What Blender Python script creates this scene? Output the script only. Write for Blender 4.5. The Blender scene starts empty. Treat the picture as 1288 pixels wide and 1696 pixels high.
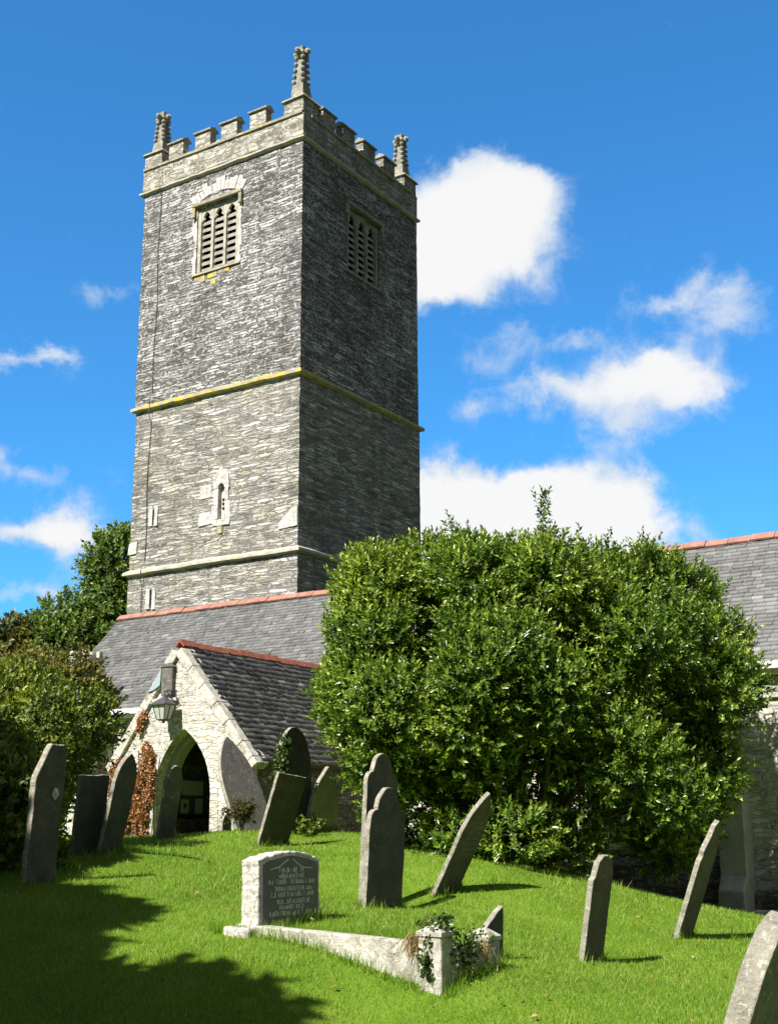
import bpy, bmesh, math, random
import numpy as np
from mathutils import Vector, Matrix, noise as mnoise

random.seed(7); RNG = np.random.default_rng(11)
SC = bpy.context.scene
COL = SC.collection

# ------------------------------------------------------------------ camera, sky, sun, exposure
# world axes: +X runs east along the aisle wall, +Y runs north (away), +Z up; the eye is the origin
RIGHT = Vector((0.83848, 0.54491, -0.0043)); UP = Vector((0.13675, -0.20276, 0.96963)); FWD = Vector((-0.52749, 0.81361, 0.24452))
cam_d = bpy.data.cameras.new('camera'); cam = bpy.data.objects.new('camera', cam_d); COL.objects.link(cam)
M4 = Matrix.Identity(4)
for i in range(3):
    M4[i][0] = RIGHT[i]; M4[i][1] = UP[i]; M4[i][2] = -FWD[i]
cam.matrix_world = M4
cam_d.sensor_fit = 'VERTICAL'; cam_d.sensor_height = 24; cam_d.lens = 2080.6 / 1696 * 24
cam_d.clip_start = .05; cam_d.clip_end = 3000
SC.camera = cam
FH = Vector((-0.544, 0.8391, 0)); RH = Vector((0.8391, 0.544, 0))      # level view axes
def vw(t, s, z=0.0): return FH * t + RH * s + Vector((0, 0, z))          # depth, sideways, height -> point

SUN_EL = math.radians(46); SUN_H = Vector((-.12, -.993, 0)).normalized()
SUN_DIR = SUN_H * math.cos(SUN_EL) + Vector((0, 0, math.sin(SUN_EL)))
sun_d = bpy.data.lights.new('sun', 'SUN'); sun_d.energy = 5.0; sun_d.angle = math.radians(.5); sun_d.color = (1, .965, .91)
sun = bpy.data.objects.new('sun', sun_d); COL.objects.link(sun)
sun.rotation_euler = SUN_DIR.to_track_quat('Z', 'Y').to_euler()
SC.view_settings.view_transform = 'Standard'; SC.view_settings.look = 'None'; SC.view_settings.gamma = 1
SC.view_settings.exposure = 0.95

class G:
    """terse node building"""
    def __init__(s, nt): s.nt = nt
    def n(s, t, **k):
        nd = s.nt.nodes.new(t)
        for key, val in k.items():
            if key[0] == 'i' and key[1:].isdigit(): sk = nd.inputs[int(key[1:])]
            elif hasattr(nd, key) and key not in ('color',): setattr(nd, key, val); continue
            else: sk = nd.inputs[key.replace('_', ' ')]
            if isinstance(val, bpy.types.NodeSocket): s.nt.links.new(val, sk)
            else: sk.default_value = val
        return nd
    def math(s, op, a, b=0.0, c=0.0, clamp=False):
        return s.n('ShaderNodeMath', operation=op, use_clamp=clamp, i0=a, i1=b, i2=c).outputs[0]
    def mix(s, f, a, b, blend='MIX'):
        m = s.n('ShaderNodeMix', data_type='RGBA', blend_type=blend)
        for i, v in ((0, f), (6, a), (7, b)):
            if isinstance(v, bpy.types.NodeSocket): s.nt.links.new(v, m.inputs[i])
            else: m.inputs[i].default_value = v if i == 0 else (tuple(v) + (1,))[:4]
        return m.outputs[2]
    def ramp(s, f, stops, interp='LINEAR'):
        r = s.n('ShaderNodeValToRGB', Fac=f); e = r.color_ramp.elements; r.color_ramp.interpolation = interp
        while len(e) < len(stops): e.new(.5)
        for el, (p, c) in zip(e, stops):
            el.position = p; el.color = (c, c, c, 1) if not hasattr(c, '__len__') else (tuple(c) + (1,))[:4]
        return r.outputs[0]
    def noise(s, vec, scale, detail=4, rough=.55, dist=0.0):
        return s.n('ShaderNodeTexNoise', Vector=vec, Scale=scale, Detail=detail, Roughness=rough, Distortion=dist).outputs[0]
    def step(s, f, a, b): return s.n('ShaderNodeMapRange', interpolation_type='SMOOTHSTEP', Value=f, From_Min=a, From_Max=b).outputs[0]

world = bpy.data.worlds.new('World'); SC.world = world; world.use_nodes = True
wt = world.node_tree; wt.nodes.clear(); g = G(wt)
sky = g.n('ShaderNodeTexSky', sky_type='NISHITA', sun_disc=False, sun_elevation=SUN_EL, altitude=0.0,
          sun_rotation=math.atan2(SUN_H.x, SUN_H.y), air_density=1.0, dust_density=.15, ozone_density=2.0)
gm = g.n('ShaderNodeGamma', Color=sky.outputs[0], Gamma=.9)       # evens out the very bright sky round the sun
tint = g.mix(1.0, gm.outputs[0], (.33, 1.02, 1.55), 'MULTIPLY')
bg_sky = g.n('ShaderNodeBackground', Color=tint, Strength=.083)
tc = g.n('ShaderNodeTexCoord').outputs['Generated']
nz = g.n('ShaderNodeVectorMath', operation='NORMALIZE', i0=tc).outputs[0]
sp = g.n('ShaderNodeSeparateXYZ', i0=nz)
az = g.math('ARCTAN2', sp.outputs[0], sp.outputs[1]); el = g.math('ARCSINE', sp.outputs[2])
# clouds: soft lumps at compass bearing / elevation, broken up by noise (radians: bearing, elevation, half width, half height, weight)
CLOUDS = []
def cloud(x, y, rx, ry, w):
    d = (FWD + RIGHT * ((x - 644) / 2080.6) - UP * ((y - 848) / 2080.6)).normalized()
    e = math.asin(d.z); CLOUDS.append((math.atan2(d.x, d.y), e, rx / 2080.6 / math.cos(e), ry / 2080.6, w))
for c in [(770,395,105,85,1.1),(835,345,70,60,1.0),(730,440,80,50,.95),(700,390,70,80,1.05),(772,272,48,26,.5),(905,445,35,45,.3),(885,330,30,40,.5),(850,420,50,40,.5),
          (1195,498,75,45,.64),(1095,495,60,28,.5),(1190,545,60,22,.35),
          (880,655,78,32,.72),(1000,665,95,38,.8),(1100,620,78,52,.8),(1175,645,62,36,.55),(1045,712,85,22,.55),(1090,590,35,25,.5),
          (800,595,75,24,.42),(852,548,28,18,.4),(930,578,80,22,.4),(975,562,35,20,.35),(765,672,28,36,.45),
          (755,820,85,42,1.1),(865,830,90,45,1.15),(985,815,80,55,1.15),(1052,825,44,52,.8),(850,900,200,45,1.1),(700,850,60,60,1.0),(930,905,190,50,1.0),
          (190,488,52,17,.42),(150,510,24,22,.3),(25,592,70,26,.56),(92,594,50,13,.45),(2,742,34,24,.62),(50,790,75,20,.6),
          (112,862,40,40,.8),(80,880,70,24,.6),(15,892,70,20,.55),(182,882,26,30,.6),(40,985,75,20,.65),(140,935,90,45,.38),(190,770,40,20,.25)]:
    cloud(*c)
ae = g.n('ShaderNodeCombineXYZ', i0=az, i1=el).outputs[0]
wn = g.n('ShaderNodeTexNoise', Vector=nz, Scale=17.0, Detail=7.0, Roughness=.62).outputs['Color']
wv = g.n('ShaderNodeVectorMath', operation='MULTIPLY_ADD', i0=wn, i1=(.062, .062, 0), i2=(-.031, -.031, 0)).outputs[0]
ae = g.n('ShaderNodeVectorMath', operation='ADD', i0=ae, i1=wv).outputs[0]
acc = 0.0
for a_, e_, ra, re, w_ in CLOUDS:
    q = g.n('ShaderNodeVectorMath', operation='MULTIPLY_ADD', i0=ae, i1=(1 / ra, 1 / re, 0), i2=(-a_ / ra, -e_ / re, 0)).outputs[0]
    d2 = g.n('ShaderNodeVectorMath', operation='DOT_PRODUCT', i0=q, i1=q).outputs['Value']
    acc = g.math('MULTIPLY_ADD', g.math('POWER', .42, d2), w_, acc)
nf = g.noise(nz, 26.0, 10, .66, .4)
dens = g.math('ADD', acc, g.math('MULTIPLY_ADD', nf, 1.5, -.75))
alpha = g.math('MULTIPLY', g.step(dens, .20, 1.02), .97)
thick = g.step(g.math('ADD', acc, g.math('MULTIPLY_ADD', g.noise(nz, 20.0, 6, .6), 1.5, -.75)), .35, 1.35)
ccol = g.mix(thick, (.60, .73, .90), (.99, .98, .97))
bg_c = g.n('ShaderNodeBackground', Color=ccol, Strength=.505)
mx = g.n('ShaderNodeMixShader', i0=alpha, i1=bg_sky.outputs[0], i2=bg_c.outputs[0])
# unseen broken cloud added outside the view to make the ambient light more neutral
side = g.n('ShaderNodeVectorMath', operation='DOT_PRODUCT', i0=nz, i1=tuple(FWD)).outputs['Value']
far_c = g.math('MULTIPLY', g.step(g.noise(nz, 2.6, 6, .6), .36, .50), g.step(side, .86, .70))
bg_f = g.n('ShaderNodeBackground', Color=(1, .94, .86, 1), Strength=.115)
mx = g.n('ShaderNodeMixShader', i0=far_c, i1=mx.outputs[0], i2=bg_f.outputs[0])
g.n('ShaderNodeOutputWorld', Surface=mx.outputs[0])

# ------------------------------------------------------------------ helpers
def tag(o, label=None, cat=None, group=None, kind=None):
    for k, v in (('label', label), ('category', cat), ('group', group), ('kind', kind)):
        if v: o[k] = v
    return o
def empty(name, loc, label, cat, group=None):
    o = bpy.data.objects.new(name, None); COL.objects.link(o); o.location = loc; o.empty_display_size = .2
    return tag(o, label, cat, group)
def link_mesh(name, me, mat, parent=None, loc=None):
    o = bpy.data.objects.new(name, me); COL.objects.link(o)
    if mat: me.materials.append(mat)
    if parent: o.parent = parent
    if loc is not None: o.location = loc
    return o
class MB:
    """collects shapes in world space (through an optional map) and links them as one mesh"""
    def __init__(s, fn=None): s.v = []; s.f = []; s.fn = fn
    def add(s, vs, fs):
        b = len(s.v)
        s.v += [s.fn(*p) if s.fn else tuple(p) for p in vs]
        s.f += [tuple(i + b for i in f) for f in fs]
    def box(s, x0, x1, y0, y1, z0, z1):
        s.add([(x, y, z) for z in (z0, z1) for y in (y0, y1) for x in (x0, x1)],
              [(0, 1, 3, 2), (4, 6, 7, 5), (0, 4, 5, 1), (2, 3, 7, 6), (0, 2, 6, 4), (1, 5, 7, 3)])
    def frustum(s, cx, cy, z0, z1, hx0, hy0, hx1, hy1):
        s.add([(cx + sx * hx, cy + sy * hy, z) for z, hx, hy in ((z0, hx0, hy0), (z1, hx1, hy1)) for sx, sy in ((-1, -1), (1, -1), (1, 1), (-1, 1))],
              [(3, 2, 1, 0), (4, 5, 6, 7)] + [(i, (i + 1) % 4, 4 + (i + 1) % 4, 4 + i) for i in range(4)])
    def prism(s, poly, a0, a1, axis='y'):
        """poly of (p,q); extruded along axis: y -> (p,a,q), x -> (a,p,q), z -> (p,q,a)"""
        k = len(poly)
        mk = {'y': lambda p, q, a: (p, a, q), 'x': lambda p, q, a: (a, p, q), 'z': lambda p, q, a: (p, q, a)}[axis]
        s.add([mk(p, q, a0) for p, q in poly] + [mk(p, q, a1) for p, q in poly],
              [tuple(range(k)), tuple(range(2 * k - 1, k - 1, -1))] + [(i, k + i, k + (i + 1) % k, (i + 1) % k) for i in range(k)])
    def tube(s, pts, radii, n=6):
        pts = [Vector(p) for p in pts]; vs = []
        for i, p in enumerate(pts):
            t = (pts[min(i + 1, len(pts) - 1)] - pts[max(i - 1, 0)]).normalized()
            a = t.orthogonal().normalized(); b = t.cross(a)
            r = radii[i] if hasattr(radii, '__len__') else radii
            vs += [p + (a * math.cos(j / n * math.tau) + b * math.sin(j / n * math.tau)) * r for j in range(n)]
        fs = [(i * n + j, i * n + (j + 1) % n, (i + 1) * n + (j + 1) % n, (i + 1) * n + j) for i in range(len(pts) - 1) for j in range(n)]
        fs += [tuple(range(n - 1, -1, -1)), tuple(range((len(pts) - 1) * n, len(pts) * n))]
        s.add(vs, fs)
    def blob(s, c, r, n=6, m=4, sq=1.0):
        vs = [(c[0], c[1], c[2] - r * sq)]
        for i in range(1, m):
            th = math.pi * i / m
            vs += [(c[0] + r * math.sin(th) * math.cos(j / n * math.tau), c[1] + r * math.sin(th) * math.sin(j / n * math.tau), c[2] - r * sq * math.cos(th)) for j in range(n)]
        vs.append((c[0], c[1], c[2] + r * sq)); L = len(vs) - 1
        fs = [(0, 1 + (j + 1) % n, 1 + j) for j in range(n)] + [(L, L - n + j, L - n + (j + 1) % n) for j in range(n)]
        fs += [(1 + i * n + j, 1 + i * n + (j + 1) % n, 1 + (i + 1) * n + (j + 1) % n, 1 + (i + 1) * n + j) for i in range(m - 2) for j in range(n)]
        s.add(vs, fs)
    def build(s, name, mat, parent=None, loc=None, bevel=0, jitter=0, smooth=False, recalc=True):
        o0 = Vector(parent.location) if (parent and parent.type == 'EMPTY') else Vector((0, 0, 0))
        if loc is not None: o0 = Vector(loc)
        me = bpy.data.meshes.new(name)
        vs = []
        for p in s.v:
            p = Vector(p)
            if jitter: p = p + mnoise.noise_vector(p * 3.1) * jitter
            vs.append(p - o0)
        me.from_pydata(vs, [], s.f)
        if recalc:
            bm = bmesh.new(); bm.from_mesh(me); bmesh.ops.recalc_face_normals(bm, faces=bm.faces); bm.to_mesh(me); bm.free()
        if smooth: me.polygons.foreach_set('use_smooth', [True] * len(me.polygons))
        o = link_mesh(name, me, mat, parent, None if loc is None else loc)
        if bevel:
            b = o.modifiers.new('bevel', 'BEVEL'); b.width = bevel; b.segments = 2; b.limit_method = 'ANGLE'; b.angle_limit = math.radians(40)
        return o
def np_mesh(name, verts, faces, mat, parent=None, loc=None, tint=None):
    """verts (N,3), faces (M,k) numpy; tint is one number per face"""
    o0 = np.array(loc if loc is not None else (parent.location if parent else (0, 0, 0)), float)
    me = bpy.data.meshes.new(name); v = np.asarray(verts, np.float64) - o0; f = np.asarray(faces, np.int32); k = f.shape[1]
    me.vertices.add(len(v)); me.vertices.foreach_set('co', v.astype(np.float32).ravel())
    me.loops.add(f.size); me.loops.foreach_set('vertex_index', f.ravel())
    me.polygons.add(len(f)); me.polygons.foreach_set('loop_start', np.arange(0, f.size, k, dtype=np.int32))
    me.update(calc_edges=True)
    if tint is not None:
        at = me.attributes.new('tint', 'FLOAT', 'FACE'); at.data.foreach_set('value', np.asarray(tint, np.float32))
    return link_mesh(name, me, mat, parent, loc)
def unit(a): return a / (np.linalg.norm(a, axis=-1, keepdims=True) + 1e-9)

# ------------------------------------------------------------------ materials
def new_mat(name):
    m = bpy.data.materials.new(name); m.use_nodes = True; nt = m.node_tree
    return m, G(nt), nt.nodes['Principled BSDF']
def finish(g, b, col, rough=.9, height=None, strength=.5, dist=.02, spec=.3):
    if isinstance(col, bpy.types.NodeSocket): g.nt.links.new(col, b.inputs['Base Color'])
    else: b.inputs['Base Color'].default_value = tuple(col) + (1,)
    if isinstance(rough, bpy.types.NodeSocket): g.nt.links.new(rough, b.inputs['Roughness'])
    else: b.inputs['Roughness'].default_value = rough
    b.inputs['Specular IOR Level'].default_value = spec
    if height is not None:
        bp = g.n('ShaderNodeBump', Strength=strength, Distance=dist, Height=height)
        g.nt.links.new(bp.outputs[0], b.inputs['Normal'])
YEL = (.50, .34, .035)
def rubble(name, stops, mortar=(.24, .22, .18), bw=.40, rh=.085, msize=.014, lichen=(.62, .60, .53), lam=.7, lth=.55, yel=0.0, big=(.7, 1.15), bump=.8, warp=.1, msoft=.4, beige=None, stain=None):
    m, g, b = new_mat(name)
    co = g.n('ShaderNodeTexCoord').outputs['Object']; s = g.n('ShaderNodeSeparateXYZ', i0=co)
    u = g.math('ADD', s.outputs[0], s.outputs[1]); v = s.outputs[2]
    w1 = g.math('MULTIPLY_ADD', g.noise(co, 1.1, 2), warp, -warp / 2); w2 = g.math('MULTIPLY_ADD', g.noise(co, 8.0, 3), .05, -.025)
    uu = g.math('ADD', u, g.math('MULTIPLY', w2, 2.0)); vv = g.math('ADD', g.math('ADD', v, w1), w2)
    vec = g.n('ShaderNodeCombineXYZ', i0=uu, i1=vv).outputs[0]
    br = g.n('ShaderNodeTexBrick', Vector=vec, Scale=1.0, Brick_Width=bw, Row_Height=rh, Mortar_Size=msize, Mortar_Smooth=msoft, Color1=(0, 0, 0, 1), Color2=(1, 1, 1, 1), Mortar=(.5, .5, .5, 1), squash=.6, squash_frequency=3, offset=.43)
    vv2 = g.n('ShaderNodeCombineXYZ', i0=g.math('MULTIPLY', uu, 1.25 / bw), i1=g.math('MULTIPLY', vv, 1.1 / rh)).outputs[0]
    vo = g.n('ShaderNodeTexVoronoi', Vector=vv2, Scale=1.0).outputs['Color']
    vx = g.n('ShaderNodeSeparateXYZ', i0=vo).outputs[0]
    val = g.mix(.55, br.outputs['Color'], g.n('ShaderNodeCombineXYZ', i0=vx, i1=vx, i2=vx).outputs[0])
    fine = g.noise(co, 26.0, 5, .7)
    val = g.mix(.22, val, g.ramp(fine, [(.3, 0.0), (.7, 1.0)]))
    col = g.ramp(val, stops)
    if beige:
        col = g.mix(g.math('MULTIPLY', g.ramp(g.noise(co, .9, 4, .6), [(.48, 0.0), (.62, 1.0)]), .7), col, beige, 'MULTIPLY')
    edge = g.n('ShaderNodeTexVoronoi', feature='DISTANCE_TO_EDGE', Vector=vv2, Scale=1.0).outputs['Distance']
    joint = g.math('MAXIMUM', br.outputs['Fac'], g.ramp(edge, [(.02, 1.0), (.10, 0.0)]))
    col = g.mix(joint, col, mortar)
    li = g.math('MULTIPLY', g.ramp(g.noise(co, 11.0, 7, .72), [(lth, 0.0), (lth + .07, 1.0)]), lam)
    col = g.mix(li, col, lichen)
    if stain:      # bare stone showing through in blotches
        col = g.mix(g.math('MULTIPLY', g.ramp(g.noise(co, 6.5, 8, .7), [(.54, 0.0), (.62, 1.0)]), .75), col, stain)
    bg_ = g.ramp(g.noise(co, .45, 5, .6), [(.3, big[0]), (.7, big[1])])
    col = g.mix(1.0, col, bg_, 'MULTIPLY')
    stv = g.n('ShaderNodeVectorMath', operation='MULTIPLY', i0=co, i1=(3.0, 3.0, .25)).outputs[0]
    col = g.mix(1.0, col, g.ramp(g.noise(stv, 1.0, 4, .6), [(.3, .78), (.6, 1.06)]), 'MULTIPLY')
    if yel:
        col = g.mix(g.ramp(g.noise(co, 2.6, 7, .7), [(.72 - yel, 0.0), (.8 - yel, 1.0)]), col, YEL)
    h = g.math('ADD', g.math('MULTIPLY', joint, -1.0), g.math('ADD', g.math('MULTIPLY', fine, .6), vx))
    finish(g, b, col, .92, h, bump, .035, .2)
    return m
def stone(name, stops, yel=0.0, scale=5.0, lichen=(.6, .58, .5), lam=.5, lth=.56, moss=0.0, rough=.9, bump=.5, yscale=5.0):
    """dressed stone: mottled colour, pale lichen, yellow lichen"""
    m, g, b = new_mat(name)
    co = g.n('ShaderNodeTexCoord').outputs['Object']
    n1 = g.noise(co, scale, 8, .68); n2 = g.noise(co, scale * 9, 4, .7)
    col = g.ramp(g.math('ADD', g.math('MULTIPLY', n1, .7), g.math('MULTIPLY', n2, .3)), stops)
    if lam: col = g.mix(g.math('MULTIPLY', g.ramp(g.noise(co, scale * 2.7, 8, .75), [(lth, 0.0), (lth + .06, 1.0)]), lam), col, lichen)
    if moss: col = g.mix(g.ramp(g.noise(co, 7.0, 5, .7), [(.66 - moss, 0.0), (.76 - moss, 1.0)]), col, (.055, .07, .018))
    if yel: col = g.mix(g.ramp(g.noise(co, yscale, 7, .7), [(.72 - yel, 0.0), (.79 - yel, 1.0)]), col, g.mix(n2, (.72, .52, .035), (.46, .35, .055)))
    finish(g, b, col, rough, g.math('ADD', n1, g.math('MULTIPLY', n2, .5)), bump, .02, .25)
    return m
def leaf_mat(name, c0, c1, c2, rough=.42, trans=.3, spec=.5):
    m, g, b = new_mat(name)
    at = g.n('ShaderNodeAttribute', attribute_name='tint').outputs['Fac']
    col = g.ramp(at, [(0.0, c0), (.55, c1), (1.0, c2)])
    finish(g, b, col, rough, spec=spec)
    tr = g.n('ShaderNodeBsdfTranslucent', Color=g.mix(1.0, col, (1.5, 1.6, .7), 'MULTIPLY'))
    mx = g.n('ShaderNodeMixShader', i0=trans, i1=b.outputs[0], i2=tr.outputs[0])
    g.nt.links.new(mx.outputs[0], g.nt.nodes['Material Output'].inputs['Surface'])
    return m
def plain(name, col, rough=.6, metallic=0.0, var=.15, spec=.4):
    m, g, b = new_mat(name); co = g.n('ShaderNodeTexCoord').outputs['Object']
    c = g.mix(g.noise(co, 9.0, 5, .65), tuple(x * (1 - var) for x in col), tuple(min(1, x * (1 + var)) for x in col))
    finish(g, b, c, rough, g.noise(co, 40.0, 3), .15, .004, spec); b.inputs['Metallic'].default_value = metallic
    return m
MT = {}
MT['tower_hi'] = rubble('tower_slate_rubble', [(.17, (.085, .081, .072)), (.38, (.205, .198, .182)), (.56, (.34, .332, .31)), (.78, (.60, .59, .555))], mortar=(.10, .098, .094), bw=.66, rh=.092, lam=.65, lth=.535, lichen=(.68, .675, .65), big=(.62, 1.18), bump=.6)
MT['tower_mid'] = rubble('tower_beige_rubble', [(.15, (.10, .095, .085)), (.4, (.255, .243, .215)), (.6, (.43, .415, .37)), (.82, (.64, .625, .58))], mortar=(.19, .183, .165), bw=.70, rh=.10, lam=.6, lth=.55, big=(.82, 1.1), beige=(1.0, .92, .74), bump=.6)
MT['limewash'] = rubble('limewashed_rubble', [(.1, (.26, .23, .175)), (.4, (.42, .39, .31)), (.8, (.60, .575, .50))], mortar=(.44, .41, .335), bw=.3, rh=.12, msize=.015, lam=.9, lth=.50, lichen=(.66, .645, .585), big=(.85, 1.12), warp=.3, bump=.5, msoft=.8, stain=(.22, .195, .14))
MT['aisle_wall'] = rubble('aisle_pale_rubble', [(.15, (.22, .20, .16)), (.45, (.42, .39, .32)), (.8, (.62, .59, .51))], mortar=(.44, .42, .35), bw=.36, rh=.12, lam=.7, lth=.52, big=(.8, 1.1), warp=.2)
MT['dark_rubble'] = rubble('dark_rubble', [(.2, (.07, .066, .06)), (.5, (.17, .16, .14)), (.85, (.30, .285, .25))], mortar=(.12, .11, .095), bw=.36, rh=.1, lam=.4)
MT['parapet'] = rubble('parapet_stone', [(.15, (.12, .11, .085)), (.4, (.26, .24, .19)), (.6, (.40, .375, .31)), (.85, (.58, .56, .49))], mortar=(.22, .205, .17), bw=.55, rh=.16, lam=.75, lth=.53, yel=.03, bump=.5)
MT['coping'] = stone('coping_stone', [(.3, (.10, .095, .08)), (.5, (.25, .235, .19)), (.7, (.44, .42, .34))], yel=.05, scale=4)
MT['sillcope'] = stone('yellow_lichened_coping', [(.3, (.12, .11, .08)), (.6, (.36, .33, .25))], yel=.15, scale=4)
MT['string'] = stone('lichened_string_course', [(.3, (.22, .205, .17)), (.55, (.46, .44, .37)), (.75, (.62, .60, .53))], yel=.15, scale=4, lam=.4)
MT['string_yel'] = stone('yellow_string_course', [(.3, (.2, .18, .12)), (.6, (.42, .39, .29))], yel=.22, scale=4, lam=.3)
MT['dressed'] = stone('dressed_window_stone', [(.3, (.20, .185, .14)), (.5, (.36, .335, .27)), (.7, (.54, .51, .44))], yel=.04, scale=4, lam=.5, lichen=(.72, .7, .64))
MT['pale'] = stone('pale_white_stone', [(.36, (.17, .155, .12)), (.5, (.42, .395, .33)), (.68, (.60, .58, .52))], yel=.0, scale=5, lam=.8, lth=.53, lichen=(.68, .67, .62), bump=.8)
MT['render'] = stone('stained_grey_render', [(.3, (.22, .21, .185)), (.5, (.38, .36, .315)), (.7, (.54, .52, .465))], scale=2.5, lam=.5, lth=.58, lichen=(.55, .53, .47))
MT['yellowed'] = stone('yellow_lichen_stone', [(.3, (.14, .13, .11)), (.6, (.36, .34, .28))], yel=.27, scale=3, yscale=4.0)
MT['jamb'] = stone('lichened_arch_stone', [(.3, (.22, .21, .18)), (.5, (.42, .40, .36)), (.7, (.64, .62, .57))], lam=.8, lth=.5, lichen=(.74, .73, .69), scale=4, bump=.8)
MT['louvre'] = stone('stone_louvre', [(.3, (.16, .15, .13)), (.6, (.36, .34, .29))], yel=.05, scale=5)
MT['blackhole'] = plain('dark_interior', (.012, .012, .012), .95)
MT['lit_lichen_edge'] = stone('lit_lichened_slate_edge', [(.3, (.13, .12, .095)), (.5, (.27, .25, .20)), (.7, (.42, .395, .32))], lam=.7, lth=.54, lichen=(.52, .50, .41), scale=8, bump=1.0)
MT['slate_head'] = stone('dark_slate_headstone', [(.3, (.036, .035, .034)), (.5, (.068, .065, .061)), (.72, (.125, .118, .107))], lam=.5, lth=.63, lichen=(.42, .41, .35), scale=4)
MT['slate_brown'] = stone('brown_slate_headstone', [(.3, (.048, .042, .034)), (.5, (.088, .079, .065)), (.72, (.16, .145, .118))], lam=.5, lth=.62, lichen=(.46, .43, .33), scale=4)
MT['slate_grey'] = stone('grey_lichened_headstone', [(.3, (.07, .066, .06)), (.5, (.13, .122, .108)), (.72, (.22, .208, .178))], lam=.6, lth=.58, lichen=(.5, .48, .4), scale=5, yel=.0)
MT['slate_tan'] = stone('tan_headstone', [(.3, (.2, .18, .14)), (.5, (.31, .285, .23)), (.72, (.44, .41, .34))], lam=.5, lth=.6, scale=4)
MT['crust'] = stone('crusted_granite', [(.3, (.12, .11, .08)), (.45, (.36, .34, .28)), (.7, (.58, .56, .49))], lam=.85, lth=.48, lichen=(.68, .665, .60), scale=9, moss=.02, bump=1.0)
MT['kerb'] = stone('weathered_granite_kerb', [(.34, (.10, .09, .065)), (.5, (.38, .355, .29)), (.66, (.60, .58, .51))], lam=.8, lth=.53, lichen=(.68, .665, .61), scale=7, moss=-.02, bump=1.0)
MT['panel'] = stone('polished_dark_panel', [(.3, (.075, .075, .077)), (.7, (.13, .13, .132))], lam=.3, lth=.62, scale=6, rough=.5, bump=.1)
MT['letters'] = plain('incised_letter_paint', (.55, .55, .53), .8)
MT['faint'] = plain('worn_lettering', (.17, .16, .14), .9)
MT['clay'] = stone('red_clay_ridge_tile', [(.3, (.20, .095, .07)), (.5, (.30, .145, .11)), (.72, (.42, .24, .185))], lam=.35, lth=.6, lichen=(.5, .44, .36), scale=5)
MT['clay_dark'] = stone('dark_clay_ridge_tile', [(.3, (.13, .045, .03)), (.5, (.25, .08, .05)), (.72, (.36, .14, .09))], lam=.3, lth=.62, lichen=(.4, .36, .3), scale=5)
MT['fascia'] = stone('white_painted_gutter', [(.3, (.5, .49, .46)), (.6, (.72, .71, .68))], lam=.2, scale=3)
MT['iron'] = plain('dark_iron', (.045, .045, .048), .5, .6)
MT['lead'] = plain('grey_lead_flashing', (.30, .36, .38), .5)
MT['lamp_metal'] = plain('weathered_lamp_metal', (.085, .085, .09), .5, .4)
MT['lamp_glass'] = plain('frosted_lamp_glass', (.42, .43, .36), .25)
MT['wood'] = plain('old_dark_oak', (.07, .048, .03), .7)
MT['paper'] = plain('notice_paper', (.60, .60, .57), .8)
MT['board'] = plain('notice_board', (.10, .10, .10), .7)
MT['white_frame'] = plain('white_window_lead', (.62, .62, .6), .6)
MT['glass'] = plain('dark_window_glass', (.03, .034, .04), .08, spec=.8)
MT['bark'] = plain('grey_brown_bark', (.09, .07, .05), .95, var=.4)
def slate_mat(name, c0, c1, c2):
    m, g, b = new_mat(name); co = g.n('ShaderNodeTexCoord').outputs['Object']
    at = g.n('ShaderNodeAttribute', attribute_name='tint').outputs['Fac']
    col = g.ramp(at, [(0.0, c0), (.6, c1), (1.0, c2)])
    col = g.mix(1.0, col, g.ramp(g.noise(co, 1.3, 6, .65), [(.3, .72), (.7, 1.2)]), 'MULTIPLY')
    col = g.mix(g.math('MULTIPLY', g.ramp(g.noise(co, 16.0, 6, .75), [(.6, 0.0), (.66, 1.0)]), .6), col, (.42, .41, .38))
    finish(g, b, col, .62, g.noise(co, 30.0, 5, .7), .35, .012, .45)
    return m
MT['roof'] = slate_mat('aisle_roof_slate', (.075, .075, .074), (.13, .129, .126), (.21, .207, .20))
MT['roof_porch'] = slate_mat('porch_roof_slate', (.07, .068, .066), (.145, .142, .136), (.32, .31, .295))
def lawn_mat():
    m, g, b = new_mat('lawn_turf'); co = g.n('ShaderNodeTexCoord').outputs['Object']
    n = g.noise(co, 1.2, 5, .6); f = g.noise(co, 45.0, 4, .7)
    col = g.ramp(g.math('ADD', g.math('MULTIPLY', n, .6), g.math('MULTIPLY', f, .4)), [(.3, (.06, .12, .009)), (.5, (.13, .23, .014)), (.7, (.2, .29, .035))])
    col = g.mix(g.ramp(g.noise(co, .8, 6, .7), [(.62, 0.0), (.75, .6)]), col, (.16, .15, .04))
    dist = g.n('ShaderNodeVectorMath', operation='DISTANCE', i0=co, i1=(-9, 12, -.7)).outputs['Value']
    wood = g.ramp(g.noise(co, .15, 4, .6), [(.35, (.010, .016, .006)), (.65, (.03, .042, .014))])  # made-up dark woodland tone for the far ground, added to cut bounced light
    col = g.mix(g.step(dist, 17.0, 30.0), col, wood)
    finish(g, b, col, .9, f, .8, .04, .15)
    return m
MT['lawn'] = lawn_mat()
MT['grass'] = leaf_mat('grass_blade', (.06, .135, .008), (.165, .30, .016), (.40, .40, .12), rough=.5, trans=.3, spec=.25)
MT['laurel'] = leaf_mat('laurel_leaf', (.03, .065, .010), (.135, .225, .024), (.42, .48, .085), rough=.32, trans=.27, spec=.5)
MT['hedge'] = leaf_mat('hedge_leaf', (.035, .06, .008), (.15, .20, .018), (.34, .36, .05), rough=.5, trans=.25)
MT['russet'] = leaf_mat('russet_leaf', (.04, .05, .01), (.15, .16, .025), (.28, .15, .045), rough=.5, trans=.25)
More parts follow.
